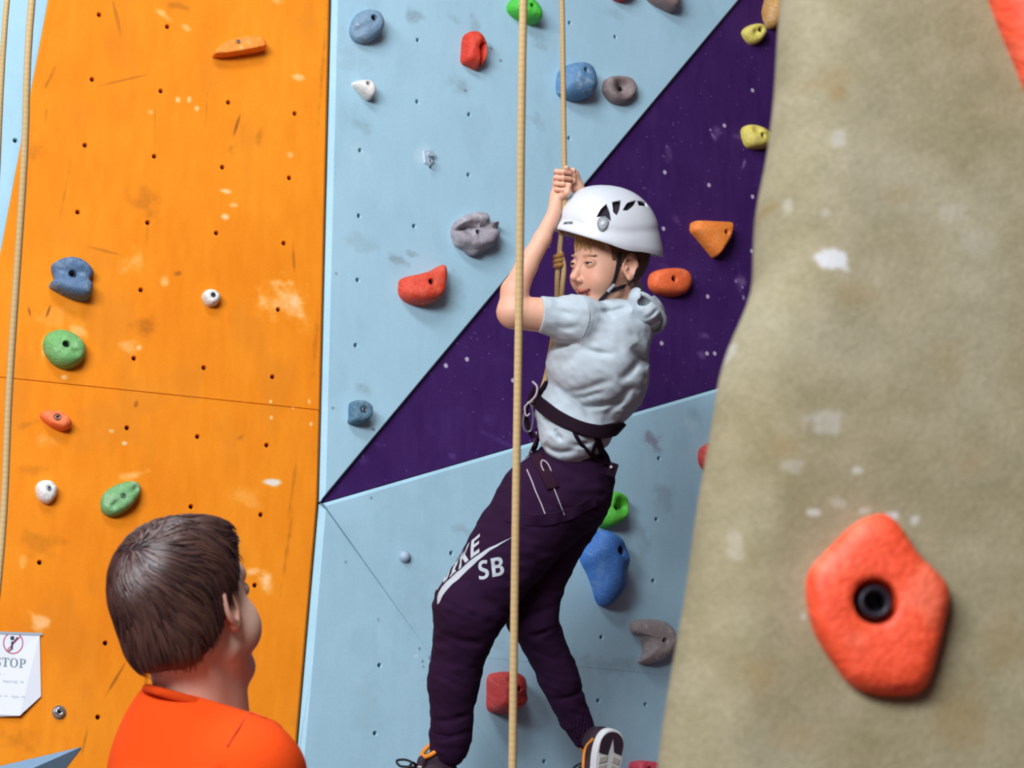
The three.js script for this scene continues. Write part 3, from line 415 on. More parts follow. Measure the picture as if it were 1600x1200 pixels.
{ // paper sign
  const g = thing('paper_sign', 'torn white paper stop sign with a red prohibition circle', 'sign');
  const c = document.createElement('canvas'); c.width = 512; c.height = 512; const x = c.getContext('2d');
  x.fillStyle = '#dfe6ec'; x.fillRect(0, 0, 512, 512);
  const X = (px) => (px + 80) / 150 * 512, Y = (py) => (py - 985) / 145 * 512;   // sign spans px -80..70, py 985..1130
  x.strokeStyle = '#b85a68'; x.lineWidth = 7; x.beginPath(); x.arc(X(18), Y(1007), 55, 0, 7); x.stroke(); x.beginPath(); x.moveTo(X(7), Y(1020)); x.lineTo(X(30), Y(996)); x.stroke();
  x.fillStyle = '#3a3444'; x.beginPath(); x.arc(X(16), Y(1000), 12, 0, 7); x.fill(); x.fillRect(X(14.5), Y(1005), 12, 42); x.lineWidth = 8; x.strokeStyle = '#3a3444'; x.beginPath(); x.moveTo(X(16), Y(1009)); x.lineTo(X(25), Y(998)); x.moveTo(X(16), Y(1016)); x.lineTo(X(11), Y(1020)); x.stroke();
  x.fillStyle = '#75878f'; x.font = 'bold 68px serif'; x.textAlign = 'right'; x.fillText('STOP', X(42), Y(1043));
  x.fillStyle = '#a9b8c0'; let q = 5; const rr = () => (q = (q * 1103515245 + 12345) & 0x7fffffff) / 0x7fffffff;
  for (const [py, h, x1] of [[1062, 15, 38], [1084, 14, 42], [1053, 8, 8]]) for (let px = -62; px < x1; px += 3.2) if (rr() > 0.22) x.fillRect(X(px), Y(py) + rr() * 4, 7, h * (0.6 + 0.4 * rr()));
  const t = new THREE.CanvasTexture(c); t.colorSpace = THREE.SRGBColorSpace;
  const o = wallO.uv(-5, 1055, zP), at2 = (px, py) => { const a = wallO.uv(px, py, zP + 0.004); return [a[0] - o[0], a[1] - o[1]]; };
  const pts = [[-76, 985], [62, 990], [64, 1088], [30, 1119], [0, 1120], [-70, 1113]];
  const sh = new THREE.Shape(pts.map((p) => new THREE.Vector2(...at2(...p)))), ge = new THREE.ExtrudeGeometry(sh, { depth: 0.0008, bevelEnabled: false });
  const P = ge.attributes.position, U = ge.attributes.uv, lo = at2(-80, 1130), hi = at2(70, 985);
  for (let k = 0; k < P.count; k++) { U.setXY(k, (P.getX(k) - lo[0]) / (hi[0] - lo[0]), (P.getY(k) - lo[1]) / (hi[1] - lo[1])); const fx = smooth(-0.02, 0.12, P.getX(k)); P.setZ(k, P.getZ(k) + 0.003 + 0.014 * smooth(-0.03, -0.11, P.getY(k)) * fx); }
  ge.computeVertexNormals(); mesh('sheet', ge, std(0xffffff, 0.55, { map: t }), g);
  const sl = new THREE.Shape([[-80, 984], [66, 989], [66, 993], [-80, 988]].map((p) => new THREE.Vector2(...at2(...p)))); mesh('top_tape', new THREE.ExtrudeGeometry(sl, { depth: 0.001, bevelEnabled: false }).translate(0, 0, 0.0042), std(0x9fb0ba, 0.3), g);
  place(wallO, -5, 1055, zP, g); }

// ------------------------------------------------------------------ ropes
const ropeTex = texture(64, 64, (u, v) => { const a = Math.sin((u * 4 + v * 8) * Math.PI * 2), b = Math.sin((u * 4 - v * 8) * Math.PI * 2), n = Math.max(a, b) * 18; return [180 + n, 154 + n, 104 + n]; });
ropeTex.wrapS = ropeTex.wrapT = THREE.RepeatWrapping;
function ropeMat(len, r, tint = 0xffffff) { const t = ropeTex.clone(); t.repeat.set(len / (r * 12), 2); t.needsUpdate = true; return std(tint, 0.85, { map: t, bumpMap: t, bumpScale: 0.0008 }); }
function ropeGeo(pts, r, seg = 80) { const c = new THREE.CatmullRomCurve3(pts, false, 'centripetal'); return { geo: new THREE.TubeGeometry(c, seg, r, 10, false), len: c.getLength() }; }
function rope(label, pts, r, seg, name = 'rope') { const { geo, len } = ropeGeo(pts, r, seg); const m = mesh(name, geo, ropeMat(len, r), scene); m.userData = { label, category: 'rope', group: 'ropes hanging in front of the walls' }; return m; }
const upTo = (p, y) => V(p.x, y, p.z);
{ const a = at(818, 0, 4.15), b = at(812, 420, 4.12), c = at(806, 800, 4.09), d = at(801, 1180, 4.06), e = at(798, 1500, 4.0);
  rope('long tan rope hanging down in front of the child', [upTo(a, 6.9).add(V(0.06, 0, 0)), a, b, c, d, e, V(e.x - 0.05, 0.03, e.z)], 0.0068, 160); }
{ const a = at(50, 0, 4.6), b = at(38, 250, 4.57), c = at(15, 600, 4.55), d = at(-2, 900, 4.5);
  rope('tan rope crossing the left edge of the orange wall', [upTo(a, 6.9).add(V(0.25, 0, 0)), a, b, c, d, V(d.x - 0.12, 0.03, d.z)], 0.0066, 120); }
{ const a = at(12, -10, 4.9), b = at(2, 130, 4.88), c = at(-14, 420, 4.85);
  rope('thin tan rope in the upper left corner', [upTo(a, 6.9).add(V(0.2, 0, 0)), a, b, c, V(c.x - 0.12, 0.03, c.z)], 0.0056, 100); }
// ------------------------------------------------------------------ modelling by distance fields
const LEN = (x, y, z) => Math.sqrt(x * x + y * y + z * z);
// tapered capsule; sz squashes it in depth
function rc(a, b, r1, r2) {
  const ax = a.x, ay = a.y, az = a.z, bx = b.x - ax, by = b.y - ay, bz = b.z - az, l2 = bx * bx + by * by + bz * bz || 1e-9;
  return (x, y, z) => { const px = x - ax, py = y - ay, pz = z - az; let t = (px * bx + py * by + pz * bz) / l2; t = t < 0 ? 0 : t > 1 ? 1 : t; return LEN(px - bx * t, py - by * t, pz - bz * t) - (r1 + (r2 - r1) * t); };
}
// ellipsoid with own axes (three unit vectors) and radii
function ell(c, A, r) {
  const [e0, e1, e2] = A, [r0, r1, r2] = r;
  return (x, y, z) => {
    const px = x - c.x, py = y - c.y, pz = z - c.z, a = px * e0.x + py * e0.y + pz * e0.z, b = px * e1.x + py * e1.y + pz * e1.z, d = px * e2.x + py * e2.y + pz * e2.z;
    const k0 = LEN(a / r0, b / r1, d / r2), k1 = LEN(a / (r0 * r0), b / (r1 * r1), d / (r2 * r2)); return k1 < 1e-9 ? -Math.min(r0, r1, r2) : k0 * (k0 - 1) / k1;
  };
}
const smin = (a, b, k) => { const h = k - Math.abs(a - b); return h > 0 ? Math.min(a, b) - h * h / (4 * k) : Math.min(a, b); };
const smax = (a, b, k) => -smin(-a, -b, k);
const union = (k, ...f) => (x, y, z) => { let d = f[0](x, y, z); for (let i = 1; i < f.length; i++) d = smin(d, f[i](x, y, z), k); return d; };
const carve = (f, g, k = 0.003) => (x, y, z) => smax(f(x, y, z), -g(x, y, z), k);
// half space kept on the side away from n
const cut = (f, p, n, k = 0.002) => (x, y, z) => smax(f(x, y, z), (x - p.x) * n.x + (y - p.y) * n.y + (z - p.z) * n.z, k);
function grad(f, x, y, z, e = 0.0007) { const gx = f(x + e, y, z) - f(x - e, y, z), gy = f(x, y + e, z) - f(x, y - e, z), gz = f(x, y, z + e) - f(x, y, z - e), l = LEN(gx, gy, gz) || 1; return [gx / l, gy / l, gz / l, l / (2 * e)]; }
// surface nets over a box, blocks far from the surface skipped
function meshField(f, lo, hi, h, colour) {
  const nx = Math.ceil((hi.x - lo.x) / h) + 1, ny = Math.ceil((hi.y - lo.y) / h) + 1, nz = Math.ceil((hi.z - lo.z) / h) + 1, B = 8;
  const F = new Float32Array(nx * ny * nz), sx = 1, sy = nx, sz = nx * ny;
  for (let k0 = 0; k0 < nz; k0 += B) for (let j0 = 0; j0 < ny; j0 += B) for (let i0 = 0; i0 < nx; i0 += B) {
    const c = f(lo.x + (i0 + B / 2) * h, lo.y + (j0 + B / 2) * h, lo.z + (k0 + B / 2) * h), far = Math.abs(c) > B * h * 1.5;
    for (let k = k0; k < Math.min(nz, k0 + B); k++) for (let j = j0; j < Math.min(ny, j0 + B); j++) for (let i = i0; i < Math.min(nx, i0 + B); i++)
      F[i + j * sy + k * sz] = far ? c : f(lo.x + i * h, lo.y + j * h, lo.z + k * h);
  }
  const id = new Int32Array(nx * ny * nz).fill(-1), pos = [], idx = [];
  const E = [[0, 1], [2, 3], [4, 5], [6, 7], [0, 2], [1, 3], [4, 6], [5, 7], [0, 4], [1, 5], [2, 6], [3, 7]], off = [0, sx, sy, sx + sy, sz, sx + sz, sy + sz, sx + sy + sz];
  for (let k = 0; k < nz - 1; k++) for (let j = 0; j < ny - 1; j++) for (let i = 0; i < nx - 1; i++) {
    const b = i + j * sy + k * sz; let m = 0; for (let q = 0; q < 8; q++) if (F[b + off[q]] < 0) m |= 1 << q;
    if (m === 0 || m === 255) continue;
    let x = 0, y = 0, z = 0, n = 0;
    for (const [p, q] of E) { if (((m >> p) & 1) === ((m >> q) & 1)) continue; const a = F[b + off[p]], c = F[b + off[q]], t = a / (a - c); x += (p & 1) + ((q & 1) - (p & 1)) * t; y += ((p >> 1) & 1) + (((q >> 1) & 1) - ((p >> 1) & 1)) * t; z += (p >> 2) + ((q >> 2) - (p >> 2)) * t; n++; }
    id[b] = pos.length / 3; pos.push(lo.x + (i + x / n) * h, lo.y + (j + y / n) * h, lo.z + (k + z / n) * h);
  }
  const quad = (a, b, c, d, flip) => { if (a < 0 || b < 0 || c < 0 || d < 0) return; flip ? idx.push(a, c, b, a, d, c) : idx.push(a, b, c, a, c, d); };
  for (let k = 1; k < nz - 1; k++) for (let j = 1; j < ny - 1; j++) for (let i = 1; i < nx - 1; i++) {
    const b = i + j * sy + k * sz, v = F[b] < 0;
    if (v !== F[b + sx] < 0) quad(id[b - sy - sz], id[b - sz], id[b], id[b - sy], !v);
    if (v !== F[b + sy] < 0) quad(id[b - sx - sz], id[b - sx], id[b], id[b - sz], !v);
    if (v !== F[b + sz] < 0) quad(id[b - sx - sy], id[b - sy], id[b], id[b - sx], !v);
  }
  const nor = new Float32Array(pos.length);
  for (let p = 0; p < pos.length; p += 3) {
    for (let it = 0; it < 2; it++) { const d = f(pos[p], pos[p + 1], pos[p + 2]), g = grad(f, pos[p], pos[p + 1], pos[p + 2]); const s = clamp(d / Math.max(0.5, g[3]), -h * 0.5, h * 0.5); pos[p] -= g[0] * s; pos[p + 1] -= g[1] * s; pos[p + 2] -= g[2] * s; }
    const g = grad(f, pos[p], pos[p + 1], pos[p + 2]); nor[p] = g[0]; nor[p + 1] = g[1]; nor[p + 2] = g[2];
  }
  const ge = new THREE.BufferGeometry(); ge.setAttribute('position', new THREE.Float32BufferAttribute(pos, 3)); ge.setAttribute('normal', new THREE.Float32BufferAttribute(nor, 3)); ge.setIndex(idx);
  const uv = new Float32Array(pos.length / 3 * 2); for (let p = 0, q = 0; p < pos.length; p += 3, q += 2) { uv[q] = pos[p] + pos[p + 2] * 0.7; uv[q + 1] = pos[p + 1]; } ge.setAttribute('uv', new THREE.BufferAttribute(uv, 2));
  if (colour) { const c = new Float32Array(pos.length); for (let p = 0; p < pos.length; p += 3) { const q = colour(pos[p], pos[p + 1], pos[p + 2]); c[p] = q[0]; c[p + 1] = q[1]; c[p + 2] = q[2]; } ge.setAttribute('color', new THREE.BufferAttribute(c, 3)); }
  return ge;
}
const joinGeo = (list) => mergeGeometries(list.map((g) => { const q = g.index ? g.toNonIndexed() : g; for (const n of Object.keys(q.attributes)) if (!['position', 'normal', 'uv', 'color'].includes(n)) q.deleteAttribute(n); return q; }));
const lin = (hex) => { const c = new THREE.Color(hex); return [c.r, c.g, c.b]; };
const lerp3 = (a, b, t) => [mixn(a[0], b[0], t), mixn(a[1], b[1], t), mixn(a[2], b[2], t)];
// a figure: modelled upright to the line of sight at its own distance, then turned into the world
class Figure {
  constructor(px, py, depth) { this.px = px; this.py = py; this.D = depth; this.s = depth / FOCAL; this.turn = camera.quaternion.clone(); this.o = V((px - 800) / FOCAL * depth, (600 - py) / FOCAL * depth, -depth); this.home = at(px, py, depth); }
  J(px, py, dz = 0) { const d = this.D - dz; return V((px - 800) / FOCAL * d, (600 - py) / FOCAL * d, -d).sub(this.o); }
  bake(g) { return g.applyQuaternion(this.turn); }
  world(p) { return p.clone().applyQuaternion(this.turn).add(this.home); }
  local(p) { return p.clone().sub(this.home).applyQuaternion(this.turn.clone().invert()); }
}
const tubeGeo = (pts, r, seg = 40, sides = 8, closed = false) => new THREE.TubeGeometry(new THREE.CatmullRomCurve3(pts, closed, 'centripetal'), seg, r, sides, closed);
// flat webbing along points that lie on a surface: width w, thickness t, normals from the field f
function webbing(pts, w, t, f, closed = false, seg = 60) {
  const c = new THREE.CatmullRomCurve3(pts, closed, 'centripetal'), P = c.getSpacedPoints(seg), pos = [], idx = [], n = closed ? seg : seg + 1;
  for (let i = 0; i < n; i++) {
    const p = P[i], T = (closed ? P[(i + 1) % seg].clone().sub(P[(i + seg - 1) % seg]) : P[Math.min(seg, i + 1)].clone().sub(P[Math.max(0, i - 1)])).normalize(), g = grad(f, p.x, p.y, p.z, 0.006), N = V(g[0], g[1], g[2]), S = T.clone().cross(N).normalize(); N.copy(S).cross(T).normalize();
    for (const [a, b] of [[-1, 0], [-1, 1], [-0.86, 1.35], [0.86, 1.35], [1, 1], [1, 0]]) pos.push(p.x + S.x * a * w / 2 + N.x * b * t, p.y + S.y * a * w / 2 + N.y * b * t, p.z + S.z * a * w / 2 + N.z * b * t);
  }
  const m = 6; for (let i = 0; i < (closed ? seg : seg); i++) for (let k = 0; k < m; k++) { const a = i * m + k, b = i * m + (k + 1) % m, A = ((i + 1) % n) * m + k, Bq = ((i + 1) % n) * m + (k + 1) % m; idx.push(a, b, A, b, Bq, A); }
  if (!closed) { idx.push(0, 2, 1, 0, 3, 2, 0, 4, 3, 0, 5, 4); const e = (n - 1) * m; idx.push(e, e + 1, e + 2, e, e + 2, e + 3, e, e + 3, e + 4, e, e + 4, e + 5); }
  const g = new THREE.BufferGeometry(); g.setAttribute('position', new THREE.Float32BufferAttribute(pos, 3)); g.setAttribute('uv', new THREE.Float32BufferAttribute(new Float32Array(pos.length / 3 * 2), 2)); g.setIndex(idx); g.computeVertexNormals(); return g;
}
// pulls points onto the surface of a field, lifted a little
const onto = (f, p, lift = 0) => { const q = p.clone(); for (let i = 0; i < 14; i++) { const d = f(q.x, q.y, q.z) - lift, g = grad(f, q.x, q.y, q.z, 0.002); q.x -= g[0] * d * 0.9; q.y -= g[1] * d * 0.9; q.z -= g[2] * d * 0.9; } return q; };
// from outside along -dir to the surface
const cast = (f, p, dir, lift = 0) => {
  const q = p.clone(), best = p.clone(); let bd = 1e9;
  for (let i = 0; i < 90; i++) { const d = f(q.x, q.y, q.z) - lift; if (d < 0.0003) return q; if (d < bd) { bd = d; best.copy(q); } q.addScaledVector(dir, -Math.min(d, 0.2) * 0.7); }
  return onto(f, best, lift);
};
// ------------------------------------------------------------------ the climbing child
const font = await new FontLoader().loadAsync('fonts/droid/droid_sans_bold.typeface.json');
const kid = new Figure(870, 740, 6.3);
const K = (x, y, z) => kid.J(x, y, z), PX = kid.s;
const child = thing('person', 'child in white helmet, grey hooded shirt and black joggers hanging on the rope', 'person');
child.position.copy(kid.home);
const kidPart = (name, geo, mat, parent = child, label) => mesh(name, kid.bake(geo), mat, parent, label);
// head frame: F forward (to the left and a little to the camera), U up, L the side seen
const phi = 35 * RAD, hF = V(-Math.cos(phi), -0.03, Math.sin(phi)).normalize(), hU0 = V(0.02, 1, 0.0), hL = hF.clone().cross(hU0).multiplyScalar(-1).normalize(), hU = hL.clone().cross(hF).multiplyScalar(1).normalize();
if (hU.y < 0) hU.negate(); if (hL.z < 0) hL.negate();
const hC = K(949, 412, 0), HA = [hF, hU, hL];
const H = (f, u, l) => hC.clone().addScaledVector(hF, f).addScaledVector(hU, u).addScaledVector(hL, l);
const lipUp = [[0.061, -0.054, -0.037], [0.0775, -0.0635, -0.018], [0.0835, -0.0665, 0], [0.0775, -0.0635, 0.018], [0.061, -0.054, 0.037]], lipLo = [[0.062, -0.057, -0.035], [0.0755, -0.078, -0.015], [0.0800, -0.0815, 0], [0.0755, -0.078, 0.015], [0.062, -0.057, 0.035]];
const chain = (pts, r, k) => union(k, ...pts.slice(1).map((p, i) => rc(H(...pts[i]), H(...p), typeof r === 'number' ? r : r[i], typeof r === 'number' ? r : r[i + 1])));
const headField = (() => {
  let f = union(0.03, ell(H(-0.014, 0.036, 0), HA, [0.096, 0.094, 0.075]), ell(H(0.026, -0.030, 0), HA, [0.062, 0.076, 0.060]));
  f = union(0.022, f, rc(H(0.056, -0.094, -0.008), H(0.056, -0.094, 0.008), 0.019, 0.019), ell(H(0.050, -0.038, 0.037), HA, [0.031, 0.028, 0.026]), ell(H(0.050, -0.038, -0.037), HA, [0.031, 0.028, 0.026]), rc(H(0.012, -0.072, 0.042), H(0.045, -0.094, 0.014), 0.015, 0.014), rc(H(0.012, -0.072, -0.042), H(0.045, -0.094, -0.014), 0.015, 0.014));
  f = carve(f, ell(H(0.094, -0.001, 0.031), HA, [0.016, 0.012, 0.020]), 0.014); f = carve(f, ell(H(0.094, -0.001, -0.031), HA, [0.016, 0.012, 0.020]), 0.014);
  f = union(0.012, f, rc(H(0.080, 0.010, 0), H(0.100, -0.029, 0), 0.006, 0.0075), ell(H(0.1035, -0.033, 0), HA, [0.0085, 0.0078, 0.009]));
  f = union(0.006, f, ell(H(0.091, -0.040, 0.0105), HA, [0.009, 0.006, 0.006]), ell(H(0.091, -0.040, -0.0105), HA, [0.009, 0.006, 0.006]));
  f = carve(f, rc(H(0.097, -0.049, 0.006), H(0.094, -0.042, 0.006), 0.0028, 0.002), 0.002); f = carve(f, rc(H(0.097, -0.049, -0.006), H(0.094, -0.042, -0.006), 0.0028, 0.002), 0.002);
  // smiling mouth
  f = carve(f, chain([[0.068, -0.058, -0.032], [0.081, -0.071, -0.015], [0.0855, -0.074, 0], [0.081, -0.071, 0.015], [0.068, -0.058, 0.032]], [0.003, 0.0058, 0.0065, 0.0058, 0.003], 0.003), 0.003);
  f = union(0.004, f, chain(lipUp, [0.0012, 0.0026, 0.0030, 0.0026, 0.0012], 0.002), chain(lipLo, [0.0012, 0.0032, 0.0040, 0.0032, 0.0012], 0.002));
  // eyelids round the eyeballs, with a narrow smiling slit
  for (const s of [1, -1]) {
    f = union(0.004, f, ell(H(0.0735, 0.0, 0.031 * s), HA, [0.0135, 0.0125, 0.0155]));
    f = carve(f, rc(H(0.088, -0.0012, 0.0215 * s), H(0.083, 0.0005, 0.0415 * s), 0.0026, 0.0022), 0.001);
    f = union(0.004, f, rc(H(0.080, 0.0195, 0.016 * s), H(0.073, 0.021, 0.046 * s), 0.0045, 0.003));
    // ear
    const c = H(-0.012, -0.008, 0.078 * s), t = hL.clone().multiplyScalar(s * 0.88).addScaledVector(hF, 0.40).normalize(), e = hU.clone(), b = e.clone().cross(t).normalize();
    let ear = ell(c, [b, e, t], [0.0205, 0.0325, 0.0085]);
    ear = carve(ear, ell(c.clone().addScaledVector(t, 0.0085).addScaledVector(hF, 0.003), [b, e, t], [0.0145, 0.0245, 0.0115]), 0.002); ear = carve(ear, ell(H(0.0, -0.012, 0.083 * s), HA, [0.007, 0.009, 0.012]), 0.003);
    ear = union(0.003, ear, ell(H(-0.001, -0.012, 0.076 * s), HA, [0.004, 0.006, 0.004]), ell(H(-0.008, -0.036, 0.079 * s), HA, [0.009, 0.008, 0.006]));
    f = union(0.006, f, ear);
  }
  return f;
})();
// arms and hands
const ropeAt = (py) => K(mixn(878, 882.5, clamp(py / 265, 0, 1)), py, 0.03);
function fist(knuckleX, palm, wrist, ys, side, zc, rf = 0.0062) {          // four fingers round the rope, one above the other
  const parts = [palm];
  ys.forEach((y, i) => { const r = rf * [1, 1.05, 1, 0.88][i], q = ropeAt(y), b = (dx, dz, dy = 0) => V(q.x + side * dx, q.y + dy, q.z + dz);
    parts.push(union(0.002, rc(b(0.020, -0.012), b(0.0205, 0.006, 0.001), r * 1.15, r * 1.05), rc(b(0.0205, 0.006, 0.001), b(0.004, 0.0165, -0.001), r * 1.05, r), rc(b(0.004, 0.0165, -0.001), b(-0.0125, 0.0075, -0.002), r, r * 0.85))); });
  return parts;
}
const nearPalm = union(0.012, ell(K(871, 287, 0.012), [V(1, 0, 0), V(0, 1, 0), V(0, 0, 1)], [0.013, 0.029, 0.017]), rc(K(870, 306, 0.018), K(866, 330, 0.045), 0.0175, 0.016));
const nearHand = (() => { const P = fist(0, nearPalm, null, [269, 278.5, 288, 297], -1); let f = P[0]; for (let i = 1; i < 5; i++) f = union(0.0028, f, P[i]); const q = ropeAt(303); f = union(0.005, f, rc(K(874, 308, 0.035), V(q.x + 0.006, q.y + 0.002, q.z + 0.016), 0.009, 0.0075), rc(V(q.x + 0.006, q.y + 0.002, q.z + 0.016), V(q.x + 0.010, q.y + 0.020, q.z + 0.017), 0.0075, 0.0062)); return f; })();
const farPalm = union(0.012, rc(K(897, 272, 0.01), K(902, 292, -0.005), 0.0125, 0.0145), rc(K(902, 292, -0.005), K(912, 322, -0.03), 0.0145, 0.0165));
const farHand = (() => { let f = farPalm; [258, 266, 274].forEach((y, i) => { const q = ropeAt(y + 8), b = (dx, dz) => V(q.x + dx, q.y, q.z + dz); f = union(0.003, f, rc(b(0.021, -0.006), b(0.012, -0.017), 0.0066, 0.006), rc(b(0.012, -0.017), b(-0.006, -0.014), 0.006, 0.0052)); }); const q = ropeAt(268); f = union(0.004, f, rc(K(896, 276, 0.02), V(q.x + 0.004, q.y + 0.008, q.z + 0.014), 0.0075, 0.006)); return f; })();
const armField = union(0.010,
  rc(K(905, 498, 0.10), K(803, 488, 0.14), 29 * PX, 25 * PX), rc(K(803, 486, 0.14), K(804, 455, 0.135), 26 * PX, 20 * PX), rc(K(804, 455, 0.135), K(822, 417, 0.11), 21 * PX, 16.5 * PX), rc(K(822, 417, 0.11), K(847, 374, 0.08), 16.5 * PX, 13.5 * PX), rc(K(847, 374, 0.08), K(866, 332, 0.045), 13.5 * PX, 10.5 * PX));
const farArm = union(0.012, rc(K(965, 500, -0.1), K(985, 415, -0.19), 0.036, 0.032), rc(K(985, 415, -0.19), K(912, 322, -0.03), 0.03, 0.0175));
const neckField = rc(H(-0.022, -0.06, 0), K(968, 500, -0.01), 0.046, 0.050);
const trunk = union(0.05, rc(K(955, 515, 0), K(900, 680, 0), 0.075, 0.07), rc(K(925, 510, 0.07), K(970, 510, -0.08), 0.045, 0.045), rc(K(880, 740, 0.0), K(840, 800, 0.03), 0.07, 0.07), rc(K(840, 800, 0.03), K(735, 945, 0.10), 0.06, 0.045), rc(K(735, 945, 0.10), K(702, 1165, 0.05), 0.04, 0.028), rc(K(885, 790, -0.03), K(832, 965, -0.02), 0.06, 0.042), rc(K(832, 965, -0.02), K(908, 1148, -0.12), 0.04, 0.026));
const skinField = (x, y, z) => { let d = smin(headField(x, y, z), neckField(x, y, z), 0.02); let a = smin(armField(x, y, z), nearHand(x, y, z), 0.006); d = Math.min(d, a); a = smin(farArm(x, y, z), farHand(x, y, z), 0.006); d = Math.min(d, a); return smin(d, trunk(x, y, z), 0.015); };
const SK = lin(0xdfae90), SKR = lin(0xd98f78), LIP = lin(0xb9685f), BRW = lin(0x7a5238), MOU = lin(0x4a1c20);
const skinColour = (x, y, z) => {
  const dx = x - hC.x, dy = y - hC.y, dz = z - hC.z, f = dx * hF.x + dy * hF.y + dz * hF.z, u = dx * hU.x + dy * hU.y + dz * hU.z, l = dx * hL.x + dy * hL.y + dz * hL.z;
  let c = SK; c = lerp3(c, SKR, clamp(0.12 + 0.2 * fbm(x * 40, y * 40, z * 40, 2), 0, 0.4));
  if (f > 0 && Math.abs(u) < 0.15 && Math.abs(l) < 0.1) {
    for (const s of [1, -1]) { c = lerp3(c, SKR, 0.5 * Math.exp(-(((u + 0.034) / 0.02) ** 2 + ((l - 0.04 * s) / 0.02) ** 2))); const e = ((u - 0.0205 + 0.0015 * Math.abs(l - 0.03 * s) / 0.01) / 0.0035) ** 2 + ((l - 0.031 * s) / 0.019) ** 2; if (e < 1.4) c = lerp3(c, BRW, 0.65 * smooth(1.4, 0.6, e) * (0.75 + 0.4 * noise(l * 900, u * 400))); }
    let dl = 1; for (const P of [lipUp, lipLo]) for (let i = 1; i < P.length; i++) dl = Math.min(dl, rc(V(...P[i - 1]), V(...P[i]), 0.0048, 0.0048)(f, u, l));
    if (dl < 0.002) c = lerp3(c, LIP, smooth(0.0018, -0.0006, dl) * 0.9);
    if (Math.abs(l) < 0.021 && u < -0.0668 && u > -0.0785 && f < 0.0785 && f > 0.05) c = lerp3(c, MOU, 0.85);
    c = lerp3(c, SKR, 0.45 * Math.exp(-(((u + 0.036) / 0.014) ** 2 + (l / 0.016) ** 2)) * smooth(0.09, 0.105, f));
  }
  return c;
};
{
  const box = (a, b, h) => meshField(skinField, a, b, h, skinColour);
  const neckY = K(0, 500).y, geos = [box(V(H(0, 0, 0).x - 0.155, neckY, -0.135), V(hC.x + 0.12, hC.y + 0.15, 0.145), 0.0026), box(V(K(770, 0).x, K(0, 522).y, 0.0), V(K(870, 0, 0.1).x, K(0, 336).y, 0.21), 0.0035), box(V(K(850, 0).x, K(0, 340).y, -0.05), V(K(925, 0).x, K(0, 250).y, 0.085), 0.0017), box(V(K(868, 0).x, K(0, 530).y, -0.26), V(K(1010, 0).x, K(0, 320).y, -0.13), 0.007), box(V(K(640, 0).x, K(0, 1185).y, -0.2), V(K(1000, 0).x, K(0, 505).y, 0.22), 0.011)];
  kidPart('body', joinGeo(geos), new THREE.MeshPhysicalMaterial({ vertexColors: true, roughness: 0.55, sheen: 0.15 }));
  for (const s of [1, -1]) {
    const eye = new THREE.SphereGeometry(0.0118, 24, 16).toNonIndexed(), P = eye.attributes.position, col = [], g = hF.clone().addScaledVector(hL, 0.0).normalize(), W = lin(0xe6e4e0), I = lin(0x4d5a5e), B = lin(0x0c0a0c);
    for (let k = 0; k < P.count; k++) { const d = (P.getX(k) * g.x + P.getY(k) * g.y + P.getZ(k) * g.z) / 0.0118; col.push(...(d > 0.93 ? B : d > 0.82 ? I : W)); }
    eye.setAttribute('color', new THREE.Float32BufferAttribute(col, 3)); const c = H(0.0740, 0.0, 0.031 * s); eye.translate(c.x, c.y, c.z);
    kidPart('eye', eye, new THREE.MeshPhysicalMaterial({ vertexColors: true, roughness: 0.15 }));
    const lash = tubeGeo([H(0.0865, 0.0012, 0.0195 * s), H(0.0885, 0.0028, 0.027 * s), H(0.0865, 0.0034, 0.036 * s), H(0.081, 0.0022, 0.0445 * s)], 0.0011, 16, 6); kidPart('eyelashes', lash, std(0x3a2418, 0.8));
  }
  const teeth = new RoundedBoxGeometry(0.026, 0.006, 0.007, 3, 0.002); teeth.applyMatrix4(new THREE.Matrix4().makeBasis(hL, hU, hF)); const tc = H(0.0715, -0.0695, 0); teeth.translate(tc.x, tc.y, tc.z); kidPart('teeth', teeth, std(0xe4ddd2, 0.35));
  // hair under the helmet and strands over the forehead
  const hp = H(0.034, 0, 0), hairField = (x, y, z) => { const d = ell(H(-0.018, 0.032, 0), HA, [0.099, 0.098, 0.0795])(x, y, z) + 0.0015 * noise(x * 300, y * 90, z * 300); const qx = x - hC.x, qy = y - hC.y, qz = z - hC.z, f = qx * hF.x + qy * hF.y + qz * hF.z, u = qx * hU.x + qy * hU.y + qz * hU.z; return Math.max(d, f - 0.036 - 0.5 * Math.max(0, u - 0.03) + 0.35 * Math.max(0, -u), -0.060 - u + (f > -0.035 && f < 0.008 ? 0.055 : f >= 0.008 ? 0.028 : 0)); };
  kidPart('hair', meshField(hairField, V(hC.x - 0.12, hC.y - 0.08, -0.13), V(hC.x + 0.13, hC.y + 0.14, 0.13), 0.004), std(0x6a4a34, 0.75), child, 'brown hair behind the ear');
  const strands = []; for (let i = 0; i < 60; i++) { const l = mixn(-0.045, 0.068, rnd()), sw = (rnd() - 0.3) * 0.03, len = 0.022 + 0.026 * rnd(), p0 = 0.085 - Math.abs(l) * 0.45, a = onto(headField, H(p0, 0.082, l), 0.004), b = onto(headField, H(p0 + 0.008, 0.080 - len * 0.6, l + sw * 0.5), 0.0035), c = onto(headField, H(p0 + 0.004, 0.078 - len, l + sw), 0.002); strands.push(tubeGeo([a, b, c], 0.0012 + rnd() * 0.0006, 6, 4)); }
  kidPart('fringe', joinGeo(strands), std(0xc39a62, 0.6), child, 'blond strands of hair on the forehead');
}
